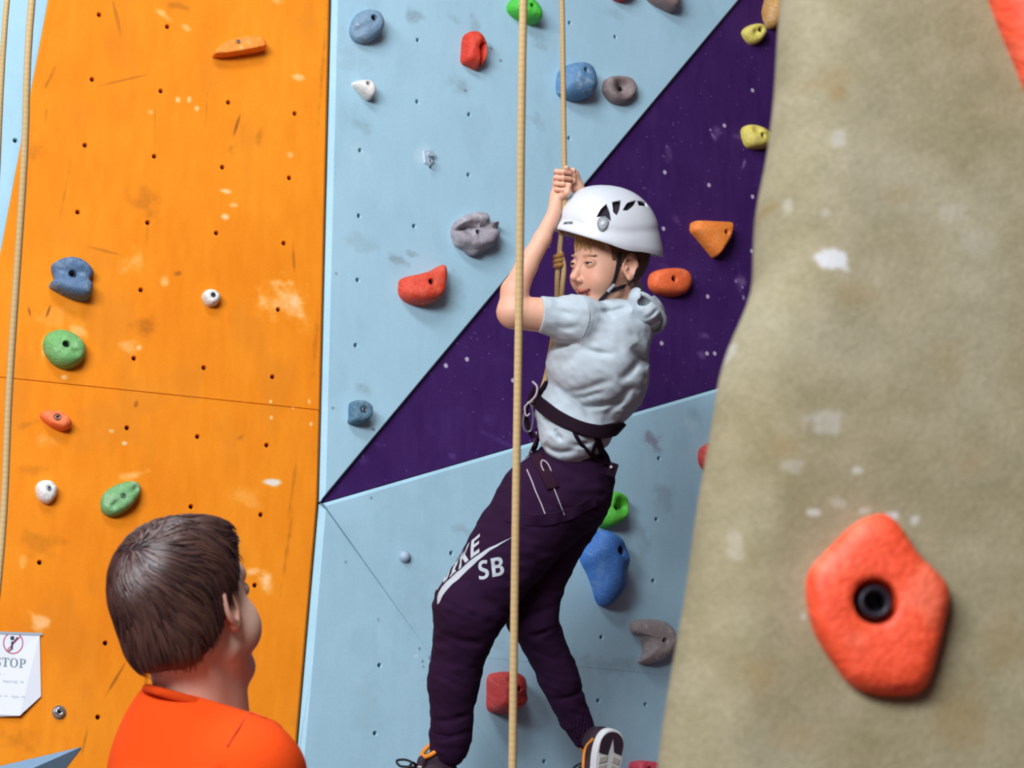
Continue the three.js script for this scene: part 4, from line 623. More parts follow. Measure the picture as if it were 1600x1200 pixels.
// ---- shirt
const A3 = [V(1, 0, 0), V(0, 1, 0), V(0, 0, 1)];
const shirtCore = union(0.035, rc(K(953, 523, 0.045), K(958, 523, -0.06), 56 * PX, 54 * PX), rc(K(934, 572, 0.03), K(936, 572, -0.04), 80 * PX, 78 * PX), rc(K(936, 600, 0), K(910, 650, 0), 70 * PX, 56 * PX), rc(K(985, 506, 0.03), K(988, 506, -0.06), 34 * PX, 34 * PX));
const shirtTail = union(0.02, rc(K(886, 645, 0.03), K(890, 682, 0.06), 50 * PX, 45 * PX), rc(K(905, 640, 0), K(912, 672, 0.04), 50 * PX, 44 * PX));
const sleeve = union(0.02, rc(K(912, 506, 0.085), K(900, 503, 0.10), 42 * PX, 40 * PX), rc(K(900, 502, 0.10), K(842, 491, 0.132), 38 * PX, 27.5 * PX));
const farSleeve = rc(K(962, 505, -0.10), K(975, 455, -0.15), 0.058, 0.05);
const shirtBase = (x, y, z) => { let d = smin(shirtCore(x, y, z), shirtTail(x, y, z), 0.018); d = smin(d, sleeve(x, y, z), 0.016); return smin(d, farSleeve(x, y, z), 0.02); };
const sleeveEnd = K(843, 491, 0.132), sleeveDir = K(803, 488, 0.14).sub(K(905, 498, 0.10)).normalize();
const foldLine = (x, y, z, ax, ay, bx, by, w, d) => { const p = K(ax, ay), q = K(bx, by), ux = q.x - p.x, uy = q.y - p.y, l2 = ux * ux + uy * uy; let t = ((x - p.x) * ux + (y - p.y) * uy) / l2; t = clamp(t, 0, 1); const s = Math.sin(t * Math.PI), r = Math.hypot(x - p.x - ux * t, y - p.y - uy * t + 0.004 * Math.sin(t * 5)); return -d * s * Math.exp(-(r * r) / (w * w)); };
const FOLDS = [[845, 538, 905, 541, 0.007, 0.010], [905, 541, 955, 560, 0.008, 0.006], [925, 488, 985, 487, 0.009, 0.008], [985, 487, 1018, 506, 0.010, 0.008], [880, 612, 960, 596, 0.009, 0.006], [960, 596, 1005, 560, 0.010, 0.009], [888, 620, 945, 615, 0.008, 0.006], [905, 634, 975, 628, 0.008, 0.008], [940, 650, 990, 600, 0.010, 0.009], [866, 668, 876, 690, 0.006, 0.009], [862, 700, 900, 706, 0.008, 0.006], [868, 600, 920, 645, 0.009, 0.005], [985, 540, 1010, 575, 0.014, 0.010], [852, 560, 900, 566, 0.012, 0.004], [860, 480, 900, 500, 0.009, 0.004], [866, 510, 905, 516, 0.009, 0.004], [850, 690, 875, 712, 0.007, 0.006], [845, 655, 865, 650, 0.006, 0.006], [885, 690, 925, 694, 0.007, 0.007]];
const shirtField = (x, y, z) => {
  let d = shirtBase(x, y, z);
  if (Math.abs(d) < 0.03) {
    let f = 0; if (z > -0.02) for (const q of FOLDS) f += 1.35 * foldLine(x, y, z, ...q);
    d -= f + 0.0035 * fbm(x * 14 + 3, y * 22, z * 14, 3) + 0.0018 * noise(x * 55, y * 70 + x * 40, z * 50);
  }
  // open sleeve end, open hem and neck
  d = smax(d, (x - sleeveEnd.x) * sleeveDir.x + (y - sleeveEnd.y) * sleeveDir.y + (z - sleeveEnd.z) * sleeveDir.z, 0.003);
  d = smax(d, -rcSleeve(x, y, z), 0.002);
  return smax(d, -neckHole(x, y, z), 0.004);
};
const rcSleeve = rc(K(850, 492, 0.128), K(822, 490, 0.136), 22 * PX, 27 * PX), neckHole = rc(K(978, 440, 0.005), K(965, 496, 0), 0.052, 0.048);
const cloth = texture(256, 256, (u, v) => { const n = 128 + 60 * noise(u * 128, v * 128) + 40 * Math.sin(u * 256 * Math.PI) * Math.sin(v * 256 * Math.PI); return [n, n, n]; }, false); cloth.wrapS = cloth.wrapT = THREE.RepeatWrapping; cloth.repeat.set(14, 14);
const jersey = new THREE.MeshPhysicalMaterial({ color: 0xb5c3c8, roughness: 0.95, specularIntensity: 0.3, bumpMap: cloth, bumpScale: 0.0008 });
const shirt = kidPart('hooded_shirt', meshField(shirtField, V(K(826, 0, 0.16).x, K(0, 745).y, -0.24), V(K(1040, 0).x, K(0, 440).y, 0.24), 0.0042), jersey, child, 'grey short sleeved shirt with a hood');
const hoodField = (x, y, z) => {
  let d = union(0.02, ell(K(1010, 490, 0.0), A3, [29 * PX, 30 * PX, 0.10]), ell(K(1000, 470, 0.05), A3, [20 * PX, 22 * PX, 0.045]))(x, y, z);
  d = smax(d, -ell(K(1003, 471, 0.02), A3, [21 * PX, 27 * PX, 0.075])(x, y, z), 0.006); d -= foldLine(x, y, z, 985, 512, 1040, 500, 0.007, 0.007) + foldLine(x, y, z, 1000, 500, 1030, 485, 0.006, 0.006) + 0.002 * noise(x * 60, y * 60, z * 40);
  return smax(d, -neckHole(x, y, z), 0.004);
};
kidPart('hood', meshField(hoodField, V(K(970, 0).x, K(0, 530).y, -0.12), V(K(1050, 0).x, K(0, 440).y, 0.12), 0.0035), jersey, shirt, 'folded hood hanging on the back');
kidPart('hood_rim', tubeGeo([K(990, 456, 0.075), K(1010, 462, 0.085), K(1028, 480, 0.075), K(1039, 500, 0.05), K(1030, 516, 0.02), K(1012, 519, 0.04), K(994, 512, 0.06)], 0.0058, 50, 8), jersey, shirt);
kidPart('sleeve_seam', tubeGeo([[915, 462], [922, 480], [922, 500], [915, 520], [906, 535]].map(([x, y]) => cast(shirtField, K(x, y, 0.26), V(0, 0, 1), 0.0004)), 0.0011, 30, 6), jersey, shirt);
// ---- joggers
const pantCore = union(0.03,
  rc(K(884, 772, 0.0), K(880, 775, -0.01), 70 * PX, 74 * PX), rc(K(890, 735, 0.0), K(900, 740, -0.02), 58 * PX, 58 * PX), rc(K(848, 788, 0.04), K(735, 945, 0.10), 73 * PX, 54 * PX), rc(K(735, 948, 0.10), K(709, 1060, 0.07), 53 * PX, 37 * PX), rc(K(709, 1060, 0.07), K(703, 1164, 0.05), 37 * PX, 32 * PX));
const pantRight = union(0.02, rc(K(886, 780, -0.03), K(839, 890, -0.03), 66 * PX, 49 * PX), rc(K(839, 890, -0.03), K(831, 965, -0.02), 49 * PX, 38 * PX), rc(K(831, 968, -0.02), K(872, 1054, -0.07), 37 * PX, 30.5 * PX), rc(K(872, 1054, -0.07), K(898, 1122, -0.11), 30.5 * PX, 25.5 * PX));
const pantField = (x, y, z) => {
  let d = smin(pantCore(x, y, z), pantRight(x, y, z), 0.012);
  if (Math.abs(d) < 0.03) d -= 0.006 * fbm(x * 12, y * 16 + x * 8, z * 10, 3) + 0.0025 * noise(x * 40 + y * 30, y * 60, z * 30) + foldLine(x, y, z, 735, 905, 800, 960, 0.012, 0.008) + foldLine(x, y, z, 800, 960, 868, 950, 0.010, 0.008) + foldLine(x, y, z, 820, 990, 868, 985, 0.008, 0.007) + foldLine(x, y, z, 680, 1115, 745, 1110, 0.008, 0.006) + foldLine(x, y, z, 672, 1140, 740, 1140, 0.007, 0.006) + foldLine(x, y, z, 690, 980, 760, 1000, 0.010, 0.006) + foldLine(x, y, z, 830, 1010, 880, 1040, 0.009, 0.006) + foldLine(x, y, z, 862, 1095, 925, 1085, 0.007, 0.006);
  return d;
};
const cuffs = [[K(703, 1150, 0.05), K(701, 1172, 0.048), 33 * PX, 27 * PX], [K(896, 1116, -0.108), K(914, 1152, -0.122), 26 * PX, 20 * PX]];
const fleece = new THREE.MeshPhysicalMaterial({ color: 0x2b1530, roughness: 0.95, specularIntensity: 0.25, bumpMap: cloth, bumpScale: 0.0008 });
const joggers = kidPart('joggers', meshField(pantField, V(K(655, 0, 0.16).x, K(0, 1200).y, -0.22), V(K(970, 0).x, K(0, 690).y, 0.26), 0.0055), fleece, child, 'black jogging trousers with pale print on the thigh');
for (const [a, b, r1, r2] of cuffs) { const f = (x, y, z) => rc(a, b, r1, r2)(x, y, z) - 0.0012 * Math.sin(Math.atan2(x - a.x, z - a.z) * 26); kidPart('cuff', meshField(f, a.clone().addScalar(-0.09), a.clone().addScalar(0.09), 0.004), fleece, joggers); }
// print on the thigh, wrapped round the leg
{
  const c0 = [781, 880], ax = [-0.579, 0.815], pp = [0.815, 0.579], r = 62 * PX, axisA = K(848, 788, 0.04), axisB = K(735, 945, 0.10), dirA = axisB.clone().sub(axisA).normalize(), t0 = K(781, 880, 0.075), pv = V(pp[0], -pp[1], 0).normalize(), out = pv.clone().cross(dirA).normalize(); if (out.z < 0) out.negate();
  const wrap = (g) => {
    let q = g.toNonIndexed(), P = q.attributes.position, tris = [];
    for (let k = 0; k < P.count; k += 3) tris.push([0, 1, 2].map((i) => [P.getX(k + i), P.getY(k + i)]));
    for (let it = 0; it < 4; it++) { const n = []; for (const t of tris) { const L = [0, 1, 2].map((i) => Math.hypot(t[i][0] - t[(i + 1) % 3][0], t[i][1] - t[(i + 1) % 3][1])), m = Math.max(...L); if (m < 5) { n.push(t); continue; } const i = L.indexOf(m), a = t[i], b = t[(i + 1) % 3], c = t[(i + 2) % 3], h = [(a[0] + b[0]) / 2, (a[1] + b[1]) / 2]; n.push([a, h, c], [h, b, c]); } tris = n; }
    const pos = []; for (const t of tris) for (const [px, py] of t) {
      const X = px - c0[0], Y = py - c0[1], s = (X * pp[0] + Y * pp[1]) * PX, l = (X * ax[0] + Y * ax[1]) * PX, a = s / r, d = pv.clone().multiplyScalar(Math.sin(a)).addScaledVector(out, Math.cos(a)), o = t0.clone().addScaledVector(dirA, l);
      pos.push(...cast(pantField, o.addScaledVector(d, 0.16), d, 0.0012).toArray());
    }
    const e = new THREE.BufferGeometry(); e.setAttribute('position', new THREE.Float32BufferAttribute(pos, 3)); e.computeVertexNormals(); e.setAttribute('uv', new THREE.Float32BufferAttribute(new Float32Array(pos.length / 3 * 2), 2)); return mergeVertices(e, 1e-5);
  };
  const text = (s, size, px, py, deg, skew, sx = 1) => { const g = new THREE.ShapeGeometry(font.generateShapes(s, size), 6), c = Math.cos(deg * RAD), n = Math.sin(deg * RAD), P = g.attributes.position; g.computeBoundingBox(); for (let k = 0; k < P.count; k++) { const x = (P.getX(k) + P.getY(k) * skew) * sx, y = P.getY(k); P.setXY(k, px + x * c - y * n, py - (x * n + y * c)); } return g; };
  const ink = std(0xb4bfc4, 0.7, { side: THREE.DoubleSide });
  kidPart('letters_print', wrap(text('NIKE', 31, 655, 909, 26, 0.42, 0.98)), ink, joggers);
  kidPart('letters_print', wrap(text('SB', 29, 741, 911, 10, 0.06, 0.92)), ink, joggers);
  const sw = new THREE.Shape(); sw.moveTo(794, 846); sw.lineTo(757, 868); sw.lineTo(722, 892); sw.quadraticCurveTo(690, 915, 672, 934); sw.quadraticCurveTo(660, 938, 666, 918); sw.quadraticCurveTo(676, 904, 700, 890); sw.lineTo(745, 868); sw.closePath();
  kidPart('curved_stripe_print', wrap(new THREE.ShapeGeometry(sw, 10)), ink, joggers);
}
// ---- harness
{
  const bodyField = (x, y, z) => Math.min(shirtField(x, y, z), pantField(x, y, z));
  const belt = matt(0.9, { color: 0x1c0c1a }), strapM = matt(0.9, { color: 0x2a1022 }), cord = std(0xb9b0b8, 0.6), grey = std(0x8b9096, 0.35, { metalness: 0.7 });
  const front = [[836, 604], [842, 622], [858, 642], [884, 660], [912, 672], [940, 677], [962, 674]].map(([x, y]) => cast(shirtBase, K(x, y, 0.3), V(0, 0, 1), 0.001)), back = [[958, 664], [930, 656], [900, 642], [870, 626], [848, 608], [838, 600]].map(([x, y]) => cast(shirtBase, K(x, y, -0.3), V(0, 0, -1), 0.001));
  const ring = [...front, cast(shirtBase, K(1010, 668, 0.0), V(1, 0, 0), 0.001), ...back];
  const harness = kidPart('harness', webbing(ring, 0.033, 0.007, shirtBase, true, 110), belt, child, 'black climbing harness round the waist');
  const near = (pts, lift = 0.001, f = bodyField) => pts.map(([x, y]) => cast(f, K(x, y, 0.3), V(0, 0, 1), lift));
  kidPart('leg_strap', webbing(near([[822, 684], [832, 702], [842, 722], [856, 748], [866, 768]]), 0.030, 0.004, bodyField, false, 40), strapM, harness);
  kidPart('leg_loop', webbing(near([[772, 800], [800, 812], [840, 818], [880, 812], [912, 800], [934, 788]]), 0.030, 0.0015, pantField, false, 50), fleece, harness);
  kidPart('rear_strap', webbing(near([[936, 684], [942, 700], [948, 716], [953, 732]]), 0.016, 0.003, bodyField, false, 20), belt, harness);
  kidPart('riser_strap', webbing(near([[896, 668], [903, 684], [914, 700], [926, 712], [936, 720]]), 0.009, 0.003, bodyField, false, 30), belt, harness);
  kidPart('riser_strap', webbing(near([[940, 684], [934, 698], [930, 712], [938, 724]]), 0.010, 0.003, bodyField, false, 30), belt, harness);
  const bk = near([[855, 735]], 0.007)[0], oval = tubeGeo([0, 1, 2, 3, 4, 5, 6, 7].map((i) => { const a = i / 8 * 2 * Math.PI, u = 13 * Math.sin(a) * PX, w = 6 * Math.cos(a) * PX; return V(bk.x + w * 0.85 + u * -0.45 * -1, bk.y + w * 0.3 - u * 0.9, bk.z + u * 0.12); }), 0.0018, 40, 8, true); kidPart('buckle', oval, cord, harness, 'pale oval buckle');
  kidPart('drawcord', tubeGeo(near([[824, 738], [832, 756], [838, 772], [846, 790], [853, 808]], 0.002), 0.0017, 30, 6), cord, harness);
  kidPart('drawcord', tubeGeo(near([[863, 757], [870, 774], [877, 792], [884, 810]], 0.0015), 0.0014, 30, 6), cord, harness);
  kidPart('strap_tail', webbing(near([[814, 690], [816, 706], [819, 724]], 0.002), 0.008, 0.002, bodyField, false, 20), cord, harness);
  kidPart('strap_tail', webbing(near([[814, 694], [824, 686], [834, 680]], 0.004), 0.007, 0.002, bodyField, false, 20), cord, harness);
  const bx = new RoundedBoxGeometry(0.022, 0.034, 0.012, 2, 0.003); bx.rotateZ(-0.3); const bp = K(957, 734, 0.07); bx.translate(bp.x, bp.y, bp.z); kidPart('plastic_buckle', bx, belt, harness);
  const bd = new THREE.SphereGeometry(0.004, 12, 8), bq = K(955, 730, 0.082); bd.translate(bq.x, bq.y, bq.z); kidPart('buckle_rivet', bd, cord, harness);
  // tie-in loop, knot tail and carabiner at the front
  kidPart('tie_in_loop', tubeGeo([K(836, 606, 0.05), K(828, 622, 0.06), K(822, 645, 0.06), K(826, 668, 0.055), K(832, 684, 0.05)], 0.0055, 40, 8), belt, harness);
  kidPart('carabiner', tubeGeo([K(826, 628, 0.07), K(820, 645, 0.072), K(817, 662, 0.07), K(821, 673, 0.068), K(828, 674, 0.066), K(832, 660, 0.068), K(832, 640, 0.07)], 0.0024, 60, 8, true), grey, harness, 'pale metal carabiner');
  kidPart('webbing_tail', tubeGeo([K(832, 596, 0.06), K(839, 604, 0.065), K(837, 618, 0.068), K(826, 630, 0.07)], 0.0028, 30, 8), cord, harness);
  kidPart('webbing_tail', tubeGeo([K(826, 630, 0.07), K(820, 636, 0.078), K(823, 650, 0.08), K(828, 646, 0.078)], 0.002, 30, 8), cord, harness);
}
// ---- helmet
const shellPoint = (th, t, off = 0) => {                    // th: 0 front, 90 degrees on the side seen; t: 0 crown to 1 rim
  const c = Math.cos(th), s = Math.sin(th), a = 0.131 - off, b = 0.113 - off, uc = 0.062, top = 0.130 - off;
  const rimU = 0.050 + 0.040 * Math.pow(Math.max(0, c), 2) - 0.034 * Math.pow(Math.max(0, -c), 1.6) + 0.004 * Math.cos(2 * th);
  const psi = Math.acos(clamp((rimU - uc) / (top * 1.9), -1, 1)) * t, w = Math.sin(psi), up = Math.cos(psi);
  const n = 2.25, rr = Math.pow(Math.pow(Math.abs(c) / a, n) + Math.pow(Math.abs(s) / b, n), -1 / n), rad = Math.pow(w, 0.86) * rr;
  let u = psi < Math.PI / 2 ? uc + top * Math.pow(Math.max(up, 0), 0.92) : uc + up * top * 1.9;
  const lip = smooth(0.86, 1, t) * (0.004 + 0.007 * Math.max(0, c) + 0.004 * Math.max(0, -c)); const groove = -0.0028 * Math.exp(-(((t - 0.83 - 0.05 * c) / 0.035) ** 2)) * smooth(-0.1, 0.2, Math.abs(s));
  const k = rad + lip + (off ? 0 : groove) - (off ? 0 : 0.0);
  return H(c * k - 0.004, u - 0.17 * s * k, s * k);
};
{
  const NT = 72, NP = 26, pos = [], idx = [];
  for (const off of [0, 0.005]) { for (let j = 1; j <= NP; j++) for (let i = 0; i < NT; i++) pos.push(...shellPoint(i / NT * 2 * Math.PI, j / NP, off).toArray()); pos.push(...shellPoint(0, 0.0001, off).toArray()); }
  const ring = NT * NP + 1; for (const o of [0, 1]) { const b = o * ring, top = b + NT * NP; for (let i = 0; i < NT; i++) { const n = (i + 1) % NT, f = (a, b2, c) => o ? idx.push(a, c, b2) : idx.push(a, b2, c); f(top, b + n, b + i); for (let j = 0; j < NP - 1; j++) { const p = b + j * NT + i, q = b + j * NT + n; f(p, q, p + NT); f(q, q + NT, p + NT); } } }
  const e = (NP - 1) * NT; for (let i = 0; i < NT; i++) { const n = (i + 1) % NT; idx.push(e + i, e + n, ring + e + i, e + n, ring + e + n, ring + e + i); }
  let g = new THREE.BufferGeometry(); g.setAttribute('position', new THREE.Float32BufferAttribute(pos, 3)); g.setIndex(idx); g.computeVertexNormals();
  // which way do faces point? make them point outwards
  { const P = g.attributes.position, Nn = g.attributes.normal, c = H(0, 0.06, 0); let s = 0; for (let k = 0; k < NT * 10; k++) s += (P.getX(k) - c.x) * Nn.getX(k) + (P.getY(k) - c.y) * Nn.getY(k) + (P.getZ(k) - c.z) * Nn.getZ(k); if (s < 0) { const I = g.index.array; for (let k = 0; k < I.length; k += 3) { const t = I[k]; I[k] = I[k + 1]; I[k + 1] = t; } g.computeVertexNormals(); } }
  g.setAttribute('uv', new THREE.Float32BufferAttribute(new Float32Array(pos.length / 3 * 2), 2));
  const shellHit = (px, py) => { let best = null, bd = 1; for (let j = 1; j < 120; j++) for (let i = 0; i < 240; i++) { const p = shellPoint(i / 240 * 2 * Math.PI, j / 120), q = K(px, py, p.z); const d = Math.hypot(p.x - q.x, p.y - q.y); if (p.z > -0.02 && d < bd) { bd = d; best = [i / 240 * 2 * Math.PI, j / 120]; } } return best; };
  const normalAt = (th, t) => { const a = shellPoint(th + 0.01, t).sub(shellPoint(th - 0.01, t)), b = shellPoint(th, t + 0.01).sub(shellPoint(th, t - 0.01)), n = a.cross(b).normalize(); if (n.dot(shellPoint(th, t).sub(H(0, 0.05, 0))) < 0) n.negate(); return n; };
  const vents = [[[932, 339], [939, 327], [947, 318], [952, 331], [955, 346], [946, 338]], [[956, 316], [970, 313], [968, 327], [964, 337], [958, 331]], [[973, 329], [980, 317], [995, 312], [990, 321], [980, 329]], [[995, 314], [1008, 316], [1013, 324], [998, 321]]];
  const ev = new Evaluator(); ev.useGroups = false; ev.attributes = ['position', 'normal', 'uv'];
  const shellM = new THREE.MeshPhysicalMaterial({ color: 0xd0d6da, roughness: 0.4, clearcoat: 0.3, clearcoatRoughness: 0.3 });
  let brush = new Brush(g, shellM); brush.updateMatrixWorld();
  for (const v of vents) for (const side of [1, -1]) {
    const pts = v.map(([x, y]) => { const [th, t] = shellHit(x, y); return [side * th, t]; }), out = [], inn = [];
    for (const [th, t] of pts) { const p = shellPoint(th, t), n = normalAt(th, t); out.push(p.clone().addScaledVector(n, 0.02)); inn.push(p.clone().addScaledVector(n, -0.02)); }
    const n = pts.length, tri = []; const co = out.reduce((a, p) => a.add(p), V(0, 0, 0)).multiplyScalar(1 / n), ci = inn.reduce((a, p) => a.add(p), V(0, 0, 0)).multiplyScalar(1 / n);
    for (let i = 0; i < n; i++) { const m = (i + 1) % n; tri.push([co, out[i], out[m]], [ci, inn[m], inn[i]], [out[i], inn[i], out[m]], [out[m], inn[i], inn[m]]); }
    const c = co.clone().add(ci).multiplyScalar(0.5); let s = 0; for (const t of tri) { const nn = t[1].clone().sub(t[0]).cross(t[2].clone().sub(t[0])); s += nn.dot(t[0].clone().sub(c)); }
    const vg = new THREE.BufferGeometry(); vg.setAttribute('position', new THREE.Float32BufferAttribute(tri.flatMap((t) => (s < 0 ? [t[0], t[2], t[1]] : t).flatMap((p) => p.toArray())), 3)); vg.computeVertexNormals(); vg.setAttribute('uv', new THREE.Float32BufferAttribute(new Float32Array(tri.length * 6), 2));
    const b2 = new Brush(vg); b2.updateMatrixWorld(); brush = ev.evaluate(brush, b2, SUBTRACTION); brush.updateMatrixWorld();
  }
  const shell = kidPart('helmet', brush.geometry, shellM, child, 'white plastic climbing helmet with vents');
  const lp = [], li = []; for (let j = 0; j <= 16; j++) for (let i = 0; i < 48; i++) lp.push(...shellPoint(i / 48 * 2 * Math.PI, Math.max(0.001, j / 16 * 0.97), 0.011).toArray()); for (let j = 0; j < 16; j++) for (let i = 0; i < 48; i++) { const n = (i + 1) % 48, a = j * 48 + i, b = j * 48 + n; li.push(a, b, a + 48, b, b + 48, a + 48); }
  const lg = new THREE.BufferGeometry(); lg.setAttribute('position', new THREE.Float32BufferAttribute(lp, 3)); lg.setIndex(li); lg.computeVertexNormals(); kidPart('foam_liner', lg, std(0x241a28, 0.9, { side: THREE.DoubleSide }), shell);
  const badge = (px, py, shape, depth, mat, name, roll) => { const [th, t] = shellHit(px, py), p = shellPoint(th, t), n = normalAt(th, t), up = hU.clone().addScaledVector(n, -hU.dot(n)).normalize(), x = up.clone().cross(n).normalize(); const e = shape.rotateZ(roll); e.applyMatrix4(new THREE.Matrix4().makeBasis(x, up, n)); e.translate(p.x + n.x * 0.0005, p.y + n.y * 0.0005, p.z + n.z * 0.0005); kidPart(name, e, mat, shell); };
  const sh = (k) => { const s = new THREE.Shape(); s.moveTo(-0.013 * k, 0.004 * k); s.quadraticCurveTo(-0.010 * k, 0.018 * k, 0.003 * k, 0.018 * k); s.lineTo(0.014 * k, 0.010 * k); s.quadraticCurveTo(0.014 * k, -0.010 * k, 0.000 * k, -0.019 * k); s.quadraticCurveTo(-0.013 * k, -0.016 * k, -0.013 * k, 0.004 * k); return s; };
  const ex = { depth: 0.0022, bevelEnabled: true, bevelSize: 0.001, bevelThickness: 0.0008, bevelSegments: 2 };
  badge(941, 350, new THREE.ExtrudeGeometry(sh(0.95), ex), 0, std(0x767d80, 0.45), 'emblem', -0.1);
  badge(941, 350, new THREE.ExtrudeGeometry(sh(0.68), { ...ex, depth: 0.0034 }), 0, std(0x9aa2a5, 0.4), 'emblem', -0.1);
  badge(941.5, 350, new THREE.ExtrudeGeometry(sh(0.26), { ...ex, depth: 0.0052 }), 0, std(0xc8ced0, 0.35), 'emblem', -0.35);
  { const g2 = new THREE.ExtrudeGeometry(font.generateShapes('PETZL', 0.0075), { depth: 0.0008, bevelEnabled: false, curveSegments: 3 }); g2.computeBoundingBox(); g2.translate(-(g2.boundingBox.max.x) / 2, -0.005, 0.0006); const P = g2.attributes.position; for (let k = 0; k < P.count; k++) P.setZ(k, P.getZ(k) - P.getX(k) ** 2 / 0.24); badge(889, 348, g2, 0, std(0x4a4c50, 0.6), 'brand_lettering', 0); }
  const strapF = [[973, 390], [969, 412], [964, 432], [956, 450], [940, 468]].map(([x, y]) => cast(headField, K(x, y, 0.2), V(0, 0, 1), 0.0015)), strapR = [[1003, 398], [998, 425], [986, 440], [972, 446], [958, 452]].map(([x, y]) => cast((a, b, c) => Math.min(headField(a, b, c), neckField(a, b, c)), K(x, y, 0.2), V(0, 0, 1), 0.0015));
  kidPart('chin_strap', webbing(strapF, 0.011, 0.0016, headField, false, 40), std(0x1c1420, 0.7), shell); kidPart('chin_strap', webbing(strapR, 0.009, 0.0016, headField, false, 40), std(0x1c1420, 0.7), shell);
  const sb = new RoundedBoxGeometry(0.008, 0.026, 0.005, 2, 0.002).rotateZ(-0.75), sp = cast(headField, K(958, 447, 0.2), V(0, 0, 1), 0.005); sb.translate(sp.x, sp.y, sp.z); kidPart('strap_slider', sb, std(0x9aa0aa, 0.4), shell);
}
// ---- shoes
function shoe(heel, toe, up, label) {
  const T = toe.clone().normalize(), Uo = up.clone().addScaledVector(T, -up.dot(T)).normalize(), S = T.clone().cross(Uo).normalize();
  const M = new THREE.Matrix4().makeBasis(S, T, Uo).setPosition(heel);     // x across, y to the toe, z up from the ground
  const outline = (k = 1, d = 0) => { const s = new THREE.Shape(); s.moveTo(0, -0.008 + d); s.bezierCurveTo(0.040 * k, -0.008 + d, 0.041 * k, 0.05, 0.035 * k, 0.09); s.bezierCurveTo(0.034 * k, 0.12, 0.046 * k, 0.15, 0.043 * k, 0.185); s.bezierCurveTo(0.036 * k, 0.235 - d, -0.018 * k, 0.245 - d, -0.036 * k, 0.205); s.bezierCurveTo(-0.046 * k, 0.17, -0.038 * k, 0.12, -0.034 * k, 0.09); s.bezierCurveTo(-0.041 * k, 0.05, -0.040 * k, -0.008 + d, 0, -0.008 + d); return s; };
  const put = (name, g, mat, parent, l) => kidPart(name, g.applyMatrix4(M), mat, parent, l);
  const white = std(0xd6dad8, 0.6), dark = std(0x2a1726, 0.75), orange = std(0xe08a2a, 0.6), tread = std(0xa8a49a, 0.8), pale = std(0xc2cbc8, 0.7);
  const f = union(0.02, rc(V(0, 0.03, 0.05), V(0, 0.03, 0.085), 0.034, 0.032), rc(V(0, 0.03, 0.045), V(0.003, 0.10, 0.05), 0.033, 0.036), rc(V(0.003, 0.10, 0.048), V(0.003, 0.185, 0.036), 0.037, 0.032)), f2 = (x, y, z) => smax(smax(f(x, y, z), 0.018 - z, 0.002), -rc(V(0, 0.026, 0.13), V(0, 0.028, 0.075), 0.028, 0.024)(x, y, z), 0.003);
  const root = put('shoe', meshField(f2, V(-0.06, -0.03, 0), V(0.06, 0.24, 0.14), 0.004), dark, child, label);
  put('midsole', new THREE.ExtrudeGeometry(outline(), { depth: 0.022, bevelEnabled: true, bevelSize: 0.002, bevelThickness: 0.002, bevelSegments: 2, curveSegments: 16 }).translate(0, 0, 0.001), white, root, 'white rubber midsole');
  // outsole: dark heel with a pale spike, grey treads
  const flat = (pts, z, d = 0.003) => new THREE.ExtrudeGeometry(new THREE.Shape(pts.map((p) => new THREE.Vector2(...p))), { depth: d, bevelEnabled: false }).translate(0, 0, z);
  const arc = []; for (let k = 0; k <= 16; k++) { const a = Math.PI + k / 16 * Math.PI; arc.push([0.033 * Math.cos(a), 0.029 + 0.033 * Math.sin(a)]); } 
  put('heel_patch', flat([...arc, [0.0325, 0.052], [0.010, 0.046], [0, 0.008], [-0.008, 0.054], [-0.033, 0.050]], -0.0035), dark, root, 'dark heel patch');
  put('sole_rubber', new THREE.ExtrudeGeometry(outline(0.86, 0.004), { depth: 0.002, bevelEnabled: false, curveSegments: 14 }).translate(0, 0, -0.002), pale, root);
  for (let k = 0; k < 7; k++) { const y = 0.062 + k * 0.022; for (const s of [-1, 1]) put('tread_block', flat([[s * 0.008, y - 0.006], [s * 0.029, y], [s * 0.029, y + 0.014], [s * 0.008, y + 0.008]], -0.004), tread, root); }
  put('lining', new THREE.TorusGeometry(0.027, 0.006, 10, 28).scale(1, 1.15, 1).rotateX(-0.25).translate(0, 0.032, 0.112), orange, root, 'orange ankle lining');
  for (const s of [-1, 1]) put('side_flash', tubeGeo([V(s * 0.033, 0.02, 0.03), V(s * 0.035, 0.05, 0.055), V(s * 0.036, 0.09, 0.05), V(s * 0.033, 0.15, 0.034)].map((p) => onto(f, p, 0.0015)), 0.0045, 24, 6), orange, root);
  const lace = std(0x15101a, 0.8), lw = std(0xcfc9c4, 0.8);
  for (let k = 0; k < 5; k++) { const y = 0.075 + k * 0.018; put('lace', tubeGeo([-0.022, -0.01, 0.0, 0.01, 0.022].map((x, i) => onto(f, V(x, y + (k % 2 ? 1 : -1) * x * 0.4, 0.11), 0.002)), 0.0026, 16, 6), k % 2 ? lw : lace, root); }
  put('lace_bow', tubeGeo([V(0, 0.085, 0.092), V(0.020, 0.100, 0.112), V(0.034, 0.118, 0.116), V(0.026, 0.118, 0.104), V(0, 0.090, 0.093), V(-0.022, 0.106, 0.112), V(-0.034, 0.122, 0.108), V(-0.022, 0.112, 0.100), V(0, 0.086, 0.092)], 0.0032, 60, 6), lace, root, 'black lace bow');
  put('tongue', meshField(rc(V(0, 0.085, 0.075), V(0, 0.068, 0.098), 0.014, 0.012), V(-0.03, 0.02, 0.05), V(0.03, 0.11, 0.15), 0.004), dark, root);
}
shoe(K(958, 1146, -0.03), V(-0.16, -0.97, 0.02), V(-0.50, 0.02, -0.86), 'dark shoe with a white sole turned to the camera');
